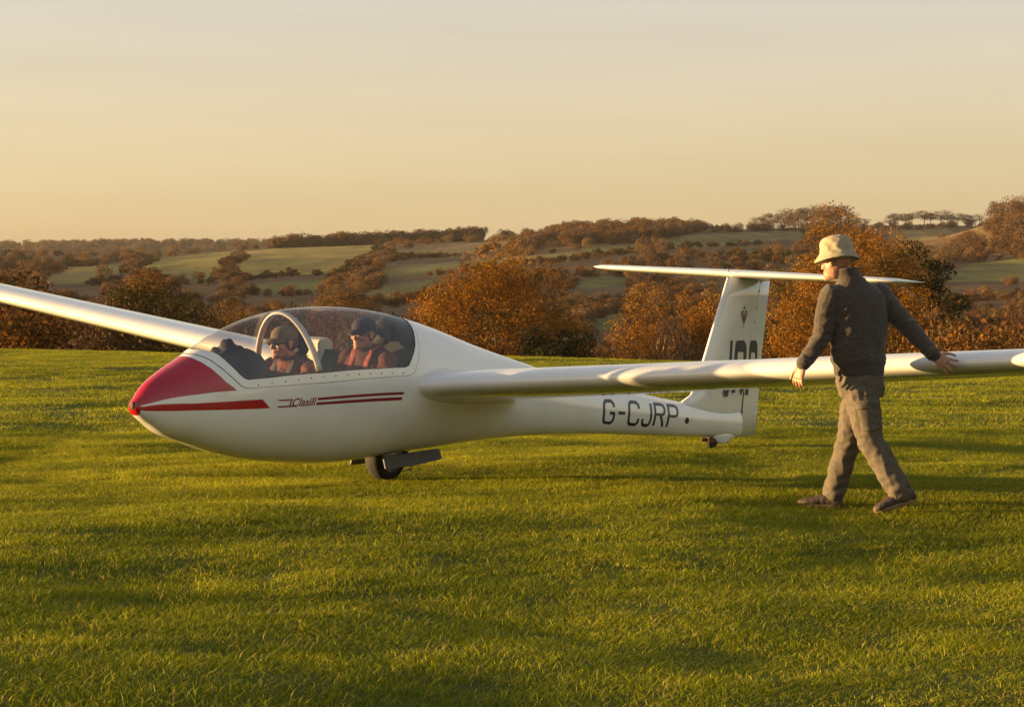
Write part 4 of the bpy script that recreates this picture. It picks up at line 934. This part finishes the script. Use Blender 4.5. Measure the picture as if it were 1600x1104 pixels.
# jumper
jr = [(.868, 2.212, 14.475, 46, .172, .128), (.885, 2.211, 14.472, 46, .180, .134), (.93, 2.211, 14.47, 45, .184, .136), (.96, 2.209, 14.47, 44, .200, .146), (1.05, 2.204, 14.463, 40, .196, .138), (1.2, 2.203, 14.455, 30, .200, .138), (1.32, 2.198, 14.447, 24, .205, .132), (1.39, 2.188, 14.442, 21, .190, .116), (1.44, 2.172, 14.438, 20, .135, .092), (1.475, 2.155, 14.436, 20, .092, .082), (1.50, 2.146, 14.434, 20, .080, .076)]
jp = [loft([torso_ring(*q) for q in jr]), tube(armL, [.079, .071, .063, .054, .044]), tube(armR, [.079, .070, .061, .053, .044])]
def jump_post(V, Nn):
    W0 = V+B; d = np.array([noise.noise(Vector((v[0]*7+v[2]*6, v[1]*7, v[2]*13-v[0]*9))) for v in W0]); d = (1-2*np.abs(d)**.6)*.0045
    # elbow and waist bunching
    for (c, r, a) in (((1.965, 14.37, 1.12), .13, .012), ((2.525, 14.455, 1.175), .11, .010), ((2.21, 14.47, .97), .20, .008), ((2.02, 14.40, 1.30), .12, .008)):
        g = np.exp(-np.sum((W0-np.array(c))**2, 1)/r**2); d += g*a*np.array([noise.noise(Vector((v[0]*14, v[1]*14, v[2]*34))) for v in W0])
    z = W0[:, 2]; onhem = (z < .955) & (np.abs(W0[:, 0]-2.21) < .22)
    d = np.where(onhem, .0022*np.sin(np.arctan2(W0[:, 1]-14.47, W0[:, 0]-2.21)*95), d)
    return V+Nn*d[:, None]
jumper = obj('jumper', remesh(rel(jp), .0075, 3, 'jumper', jump_post), M['knit'], man)
col_r = [ring((2.146-.012*t, 14.434-.002*t, 1.485+.028*t), (math.cos(.35), math.sin(.35), .12), (-math.sin(.35), math.cos(.35), -.1), r_, r_*.95, 24) for t, r_ in ((0, .082), (1, .0765), (2, .076), (2.3, .073), (2, .068), (1, .066))]
obj('collar', mesh_parts('collar', rel([loft(col_r, caps=False)]), mat=M['knit']), parent=jumper)
def cuff(a, b, r0): 
    a, b = np.array(a), np.array(b); d = b-a; return tube([a+d*.62, a+d*.98, a+d*1.06], [r0*1.02, r0*.98, r0*.93], k=18, dome=False)
for arm in (armL, armR): obj('cuff', mesh_parts('cuff', rel([cuff(arm[-2], arm[-1], .0475)]), mat=M['knit']), parent=jumper)
# trousers
tp = [loft([torso_ring(*q) for q in ((.95, 2.212, 14.472, 46, .155, .112), (.88, 2.214, 14.474, 47, .166, .125), (.80, 2.222, 14.478, 52, .170, .140), (.735, 2.228, 14.48, 58, .150, .132))])]
tp += [tube(legL, [.108, .103, .083, .080, .075], k=18), tube(legR, [.104, .096, .079, .076, .072], k=18)]
def tr_post(V, Nn):
    W0 = V+B; d = np.array([noise.noise(Vector((v[0]*6+v[2]*5, v[1]*6, v[2]*9-v[0]*11))) for v in W0]); d = (1-2*np.abs(d)**.6)*.0035; d2 = np.array([noise.noise(Vector((v[0]*17+v[2]*3, v[1]*17, v[2]*4.5))) for v in W0]); d = d+(1-2*np.abs(d2)**.6)*.0045
    z = W0[:, 2]
    for (c, r, a) in (((2.268, 14.36, .46), .13, .014), ((2.17, 14.60, .46), .13, .014), ((2.42, 14.28, .18), .12, .014), ((2.09, 14.66, .16), .12, .014), ((2.2, 14.46, .80), .15, .010)):
        g = np.exp(-np.sum((W0-np.array(c))**2, 1)/r**2); d += g*a*np.array([noise.noise(Vector((v[0]*12+v[2]*9, v[1]*12, v[2]*26-v[0]*10))) for v in W0])
    return V+Nn*d[:, None]
trousers = obj('trousers', remesh(rel(tp), .0085, 3, 'trousers', tr_post), M['trouser'], man)
bvh = BVHTree.FromPolygons([v.co.copy() for v in trousers.data.vertices], [tuple(p.vertices) for p in trousers.data.polygons])
def patch(name, c, ax, up, w, h, off, n=10):
    """a stitched-on piece of cloth that follows the trouser leg"""
    c, ax, up = (np.array(q, float) for q in (c, ax, up)); ax /= np.linalg.norm(ax); up /= np.linalg.norm(up); dr = np.cross(ax, up); dr = dr if dr[1] > 0 else -dr
    G = []; 
    for lay in (off, -.004):
        for i in range(n+1):
            for j in range(n+1):
                s, t = (i/n-.5)*2, (j/n-.5)*2; sh = .94 if lay == off else 1.0
                p = c-B+ax*s*w/2*sh+up*t*h/2*sh; o_ = Vector(p-dr*.3); hit = bvh.ray_cast(o_, Vector(dr))
                q = np.array(hit[0]) if hit[0] is not None else p
                G.append(q-dr*(lay+(.004*math.sin(s*2.2+t*3) if lay == off else 0)))
    m_ = n+1; F = [tuple(f) for f in grid_faces(m_, m_)]; o = m_*m_
    edge = [i for i in range(m_)]+[i*m_+n for i in range(1, m_)]+[n*m_+j for j in range(n-1, -1, -1)]+[i*m_ for i in range(n-1, 0, -1)]
    F += [(edge[i], edge[(i+1) % len(edge)], edge[(i+1) % len(edge)]+o, edge[i]+o) for i in range(len(edge))]
    return obj(name, mesh_parts(name, [(np.array(G), F)], mat=M['trouser']), parent=trousers)
patch('cargo_pocket', (2.238, 14.38, .60), (1, .25, .12), (-.22, .05, .97), .14, .17, .012)
patch('pocket_flap', (2.222, 14.38, .685), (1, .25, .10), (-.22, .05, .97), .155, .055, .019)
patch('hip_pocket', (2.25, 14.40, .80), (1, .2, .08), (-.1, 0, 1), .11, .10, .004)
# shoes
def shoe(heel, toe, roll=0, L=.285):
    h_, t_ = np.array(heel, float), np.array(toe, float); f = t_-h_; f /= np.linalg.norm(f); s = np.cross((0, 0, 1), f); s /= np.linalg.norm(s); u = np.cross(f, s)
    P = lambda a, b, c: h_+f*a*L+s*b+u*c
    rings = [ring(P(a, 0, c), s, u, w_, hh, 16, 2.4) for a, w_, hh, c in ((-.01, .020, .020, .045), (.03, .032, .035, .050), (.15, .037, .046, .060), (.32, .038, .046, .062), (.5, .041, .038, .054), (.68, .046, .030, .046), (.85, .045, .025, .041), (.95, .036, .020, .037), (1.0, .018, .012, .034))]
    up_ = remesh(rel([loft(rings), tube([P(.20, 0, .07), P(.19, 0, .12)], [.045, .043], up=f)]), .006, 2, 'shoe', post=lambda V, Nn: V+Nn*np.array([noise.noise(Vector(v)*40)*.003 for v in V])[:, None])
    o = obj('shoe', up_, M['shoe'], man)
    q = np.linspace(0, 2*PI, 28, endpoint=False); out = [(.5-.5*math.cos(t), .045*(1+.12*math.cos(t-PI))*math.sin(t)*(1-.25*math.exp(-((.5-.5*math.cos(t)-.42)/.16)**2))) for t in q]
    sl = [np.array([P(a*1.02-.01, b*sc, z+(.02*max(0, a-.8)/.2*.6)) for a, b in out]) for z, sc in ((.002, .92), (.006, 1.0), (.024, 1.02), (.030, .96))]
    obj('sole', mesh_parts('sole', rel([loft(sl)]), mat=M['sole']), parent=o)
    lc = [tube([P(a, -.03, .095-.06*(a-.3)), P(a+.01, 0, .107-.085*(a-.3)), P(a, .03, .095-.06*(a-.3))], [.0035]*3, k=6) for a in (.34, .41, .48, .55)]
    obj('laces', mesh_parts('laces', rel(lc), mat=M['sole']), parent=o)
shoe((2.135, 14.655, .0), (1.90, 14.715, .004)); shoe((2.548, 14.292, .085), (2.285, 14.238, .004))
# bucket hat
hatc = head_pt(hc, hf, (-.012, 0, .034)); Rt = frame_of((-.76, .64, -.16), (.10, .02, 1)); q = np.linspace(0, 2*PI, 40, endpoint=False)
def hat_ring(r, z, wob=0.0, nz=0.0): 
    rr_ = np.array([r*(1+.035*math.cos(2*t))*(1+nz*noise.noise(Vector((math.cos(t)*2.5, math.sin(t)*2.5, z*30)))) for t in q])
    return np.stack([rr_*np.cos(q), rr_*np.sin(q), z+wob*np.sin(q*3+1)+wob*.6*np.sin(q*5)], -1)@Rt.T+hatc
hat_p = [loft([hat_ring(.148, -.030, .006), hat_ring(.150, -.028, .006), hat_ring(.128, -.002, .004, .02), hat_ring(.1065, .026, 0, .02), hat_ring(.1045, .030), hat_ring(.102, .060, 0, .05), hat_ring(.096, .092, .002, .07), hat_ring(.086, .112, .002, .06), hat_ring(.070, .123, .002), hat_ring(.035, .128, .002), hat_ring(.008, .129)], caps=True)]
hatm = remesh(rel(hat_p), .0055, 2, 'bucket_hat', post=lambda V, Nn: V+Nn*np.array([(1-2*abs(noise.noise(Vector((v[0]*16, v[1]*16, v[2]*26)))))*.006*min(1, max(0, (v[2]-1.63)/.03)) for v in V])[:, None])
hat = obj('bucket_hat', hatm, M['hat'], man)
for r_, z in ((.1085, .026), (.132, -.006), (.141, -.018)):
    obj('stitching', mesh_parts('stitching', rel([loft([hat_ring(r_+d, z+e_, .004 if z < 0 else 0, .02) for d, e_ in ((-.003, .002), (.0012, .0012), (.0012, -.0012), (-.003, -.002))], caps=False)]), mat=mat('hat_thread', (.40, .33, .20), .9)), parent=hat)

# the two pilots, seated in the cockpit
GM = glider.matrix_basis.copy() if False else (Matrix.Translation((-.975, 17.204, 0)) @ Matrix.Rotation(YAW, 4, 'Z') @ Matrix.Rotation(ROLL, 4, 'X'))
def plaid():
    m = noisy(mat('maroon_check_cloth', rough=.9), (.04, .012, .010), (.09, .022, .018), 14, 3, bump=.3, bscale=120); t = m.node_tree; p = t.nodes['Principled BSDF']
    base = p.inputs['Base Color'].links[0].from_socket; tcn = N(t, 'ShaderNodeTexCoord')
    for ax, c in (('Y', (.16, .035, .025, 1)), ('Z', (.02, .02, .018, 1)), ('X', (.17, .05, .03, 1))):
        w = N(t, 'ShaderNodeTexWave'); w.bands_direction = ax; w.inputs['Scale'].default_value = 5; w.inputs['Distortion'].default_value = 1.2; t.links.new(tcn.outputs['Object'], w.inputs[0])
        r = N(t, 'ShaderNodeMapRange'); r.inputs['From Min'].default_value = .62; r.inputs['From Max'].default_value = .72; r.inputs['To Max'].default_value = .75; t.links.new(w.outputs['Fac'], r.inputs[0])
        x = N(t, 'ShaderNodeMix', data_type='RGBA'); t.links.new(r.outputs[0], x.inputs[0]); t.links.new(base, x.inputs[6]); x.inputs[7].default_value = c; base = x.outputs[2]
    t.links.new(base, p.inputs['Base Color']); return m
M['plaid'] = plaid()
M['maroon'] = noisy(mat('maroon_cloth', rough=.9), (.045, .009, .011), (.085, .018, .018), 10, 3, bump=.3, bscale=120)
M['strap'] = noisy(mat('dark_webbing', rough=.8), (.02, .02, .026), (.04, .04, .05), 60)
M['redstrap'] = noisy(mat('red_webbing', rough=.8), (.20, .03, .03), (.30, .06, .045), 60)
M['tancap'] = noisy(mat('khaki_cap', rough=.85), (.10, .072, .038), (.15, .11, .06), 30)
M['navycap'] = noisy(mat('navy_cap', rough=.85), (.012, .012, .022), (.03, .028, .045), 30)
def pilot(x, dz, label, cloth, capm, strapm, turn, hdx, arm_up, capup):
    bw = np.array((x, 0, .45+dz)); w = GM @ Vector(bw)
    t = empty('person', w, (ROLL, 0, YAW), label=label, cat='person')
    L = lambda parts: [(np.asarray(V)-bw, F) for V, F in parts]
    P = lambda a, b, c: (x+a, b, c+dz)
    hc_ = P(.11+hdx, 0, 1.045); f = (-math.cos(turn), math.sin(turn), -.05)
    tr = [ring(P(a, 0, c), (0, 1, 0), (math.cos(.35), 0, math.sin(.35)), hw, hd, 22, 2.3) for a, c, hw, hd in ((-.02, .46, .165, .12), (.06, .60, .16, .12), (.14, .75, .18, .125), (.18, .85, .185, .11), (.185, .90, .14, .085), (.17, .93, .075, .065))]
    aL = [P(.18, -.185, .86), P(.10, -.245, .74), P(-.02, -.26, .64), P(-.26, -.17, .64)]
    aR = [P(.18, .185, .86), P(.08, .235, .80), P(-.05, .24, .76), P(-.27, .12, .85)] if arm_up else [P(.18, .185, .86), P(.10, .245, .74), P(-.02, .26, .64), P(-.26, .17, .64)]
    body_ = head_parts(hc_, f)+[tube([P(.13+hdx*.8, 0, .99), P(.165, 0, .93), P(.18, 0, .88)], [.055, .056, .07], up=(0, 1, 0))]+[loft([r_*1.0 for r_ in tr])]
    for a in (aL, aR):
        body_.append(tube(a, [.05, .046, .042, .03])); s = 1 if a is aR else -1
        body_ += hand_parts(a[-1], np.array(a[-1])-np.array(a[-2]), (0, s*-.3, 1), (0, -s, 0), thumb=1, bend=(.5, .8, .7), spread=.08)
    for s in (-1, 1): body_.append(tube([P(0, s*.09, .47), P(-.38, s*.12, .56), P(-.72, s*.10, .42)], [.085, .062, .045]))
    bo = obj('body', remesh(L(body_), .0065, 2, 'body'), M['skin'], t)
    jk = [loft([ring(P(a, 0, c), (0, 1, 0), (math.cos(.35), 0, math.sin(.35)), hw+.016, hd+.016, 22, 2.3) for a, c, hw, hd in ((-.02, .46, .165, .12), (.06, .60, .16, .12), (.14, .75, .18, .125), (.18, .85, .188, .11), (.185, .905, .145, .088), (.165, .945, .072, .066))])]
    for a in (aL, aR): jk.append(tube(a, [.074, .066, .058, .044]))
    jo = obj('jacket', remesh(L(jk), .010, 2, 'jacket', folds(.008, 9, 9, 14, .003, 40)), M[cloth], t)
    tr_ = [tube([P(0, s*.09, .47), P(-.38, s*.12, .57), P(-.72, s*.10, .43)], [.10, .08, .065]) for s in (-1, 1)]+[ell(P(.0, 0, .47), (.13, .175, .11))]
    obj('trousers', remesh(L(tr_), .014, 2, 'trousers', folds(.008, 9, 9, 9)), M['strap'], t)
    bv = BVHTree.FromPolygons([v.co.copy() for v in jo.data.vertices], [tuple(p.vertices) for p in jo.data.polygons])
    for s in (-1, 1):       # shoulder straps lying on the chest
        cen = []; O = np.array(P(.14, s*.085, .78))-bw
        for i in range(18):
            q = math.radians(-30+145*i/17); dv = np.array((-math.sin(q), -s*.12*math.sin(max(0, q)), math.cos(q)))
            hit = bv.ray_cast(Vector(O+dv*.5), Vector(-dv)); cen.append(np.array(hit[0])+dv*.005 if hit[0] is not None else None)
        cen = [c for c in cen if c is not None]
        if len(cen) > 4: obj('harness_strap', mesh_parts('harness_strap', [tube(cen, [(.005, .024)]*len(cen), up=(0, 1, 0), k=10)], mat=M[strapm]), parent=t)
    cl = [ring(P(.165-.03*k_, 0, .935+.02*k_), (0, 1, 0), (.95, 0, .3), r_, r_*.95, 20) for k_, r_ in ((0, .082), (1, .076), (1.4, .070), (1, .066))]
    obj('collar', mesh_parts('collar', L([loft(cl, caps=False)]), mat=M[cloth]), parent=jo)
    R = frame_of(f); hp = lambda p: head_pt(hc_, f, p)-bw
    hv, hfc = ell((0, 0, 0), (.100, .080, .088)); obj('hair', remesh([((hv+np.array((-.022, 0, .018)))@R.T+np.array(hc_)-bw, hfc)], .007, 1, 'hair'), M['hair'], t)
    # cap: domed crown and a visor
    q = np.linspace(0, 2*PI, 28, endpoint=False); dome = [np.stack([np.cos(q)*.108*c_-.010, np.sin(q)*.086*c_, 0*q+.040+.088*s_], -1)@R.T+np.array(hc_)-bw for c_, s_ in ((.97, -.10), (1, 0), (.98, .3), (.88, .58), (.66, .83), (.35, .97), (.06, 1.0))]
    co = obj('cap', mesh_parts('cap', [loft(dome)], mat=M[capm]), parent=t)
    vv = []
    for zoff in (0, -.005):
        for i in range(9):
            a = math.radians(-62+124*i/8)
            for r_, dz_ in ((1.0, 0), (1.35, -.004), (1.70, -.016)):
                rr_ = .100*(1+(r_-1)*max(0, math.cos(a))**.6); vv.append(np.array((math.cos(a)*rr_-.006, math.sin(a)*.084*(1+(r_-1)*.12), .044+dz_*2*math.cos(a)+capup*(r_-1)*math.cos(a)-.012*math.sin(a)**2+zoff))@R.T+np.array(hc_)-bw)
    F_ = [tuple(f_) for f_ in grid_faces(9, 3)]+[tuple(x_+27 for x_ in f_[::-1]) for f_ in grid_faces(9, 3)]
    rim = [i*3+2 for i in range(9)]; F_ += [(a, b, b+27, a+27) for a, b in zip(rim[:-1], rim[1:])]
    obj('visor', mesh_parts('visor', [(np.array(vv), F_)], mat=M[capm]), parent=co)
    gl = []
    for s in (-1, 1):
        V_, Fc = ell((0, 0, 0), (.006, .025, .019)); gl.append(((V_+np.array((.099, s*.032, .008)))@R.T+np.array(hc_)-bw, Fc)); gl.append(tube([hp((.095, s*.055, .014)), hp((.05, s*.077, .014)), hp((-.005, s*.083, .010))], [.0025]*3, k=6))
    gl.append(tube([hp((.106, -.01, .012)), hp((.106, .01, .012))], [.0025]*2, k=6))
    obj('glasses', mesh_parts('glasses', gl, mat=M['lens' if capm == 'navycap' else 'dark']), parent=t)
    return t
pilot(-1.255, 0, 'person in tan cap and sunglasses in the front seat of the glider', 'plaid', 'tancap', 'strap', math.radians(12), -.02, True, .0)
pilot(-.405, .055, 'person in dark navy cap and maroon jacket in the rear seat of the glider', 'maroon', 'navycap', 'redstrap', math.radians(-2), .0, False, .0)

# ------------------------------------------------------------------ evening haze over the valley
def haze():
    me = mesh_parts('haze', [box(-1400, 1400, -80, 4500, -40, 165)], smooth=False)
    m = bpy.data.materials.new('evening_haze'); m.use_nodes = True; t = m.node_tree; t.nodes.clear()
    v = N(t, 'ShaderNodeVolumePrincipled'); v.inputs['Color'].default_value = (.93, .88, .84, 1); v.inputs['Density'].default_value = HAZE; v.inputs['Anisotropy'].default_value = .2
    o = N(t, 'ShaderNodeOutputMaterial'); t.links.new(v.outputs[0], o.inputs['Volume']); m.cycles.homogeneous_volume = True
    obj('haze', me, m, kind='stuff')
HAZE = .00003
haze()
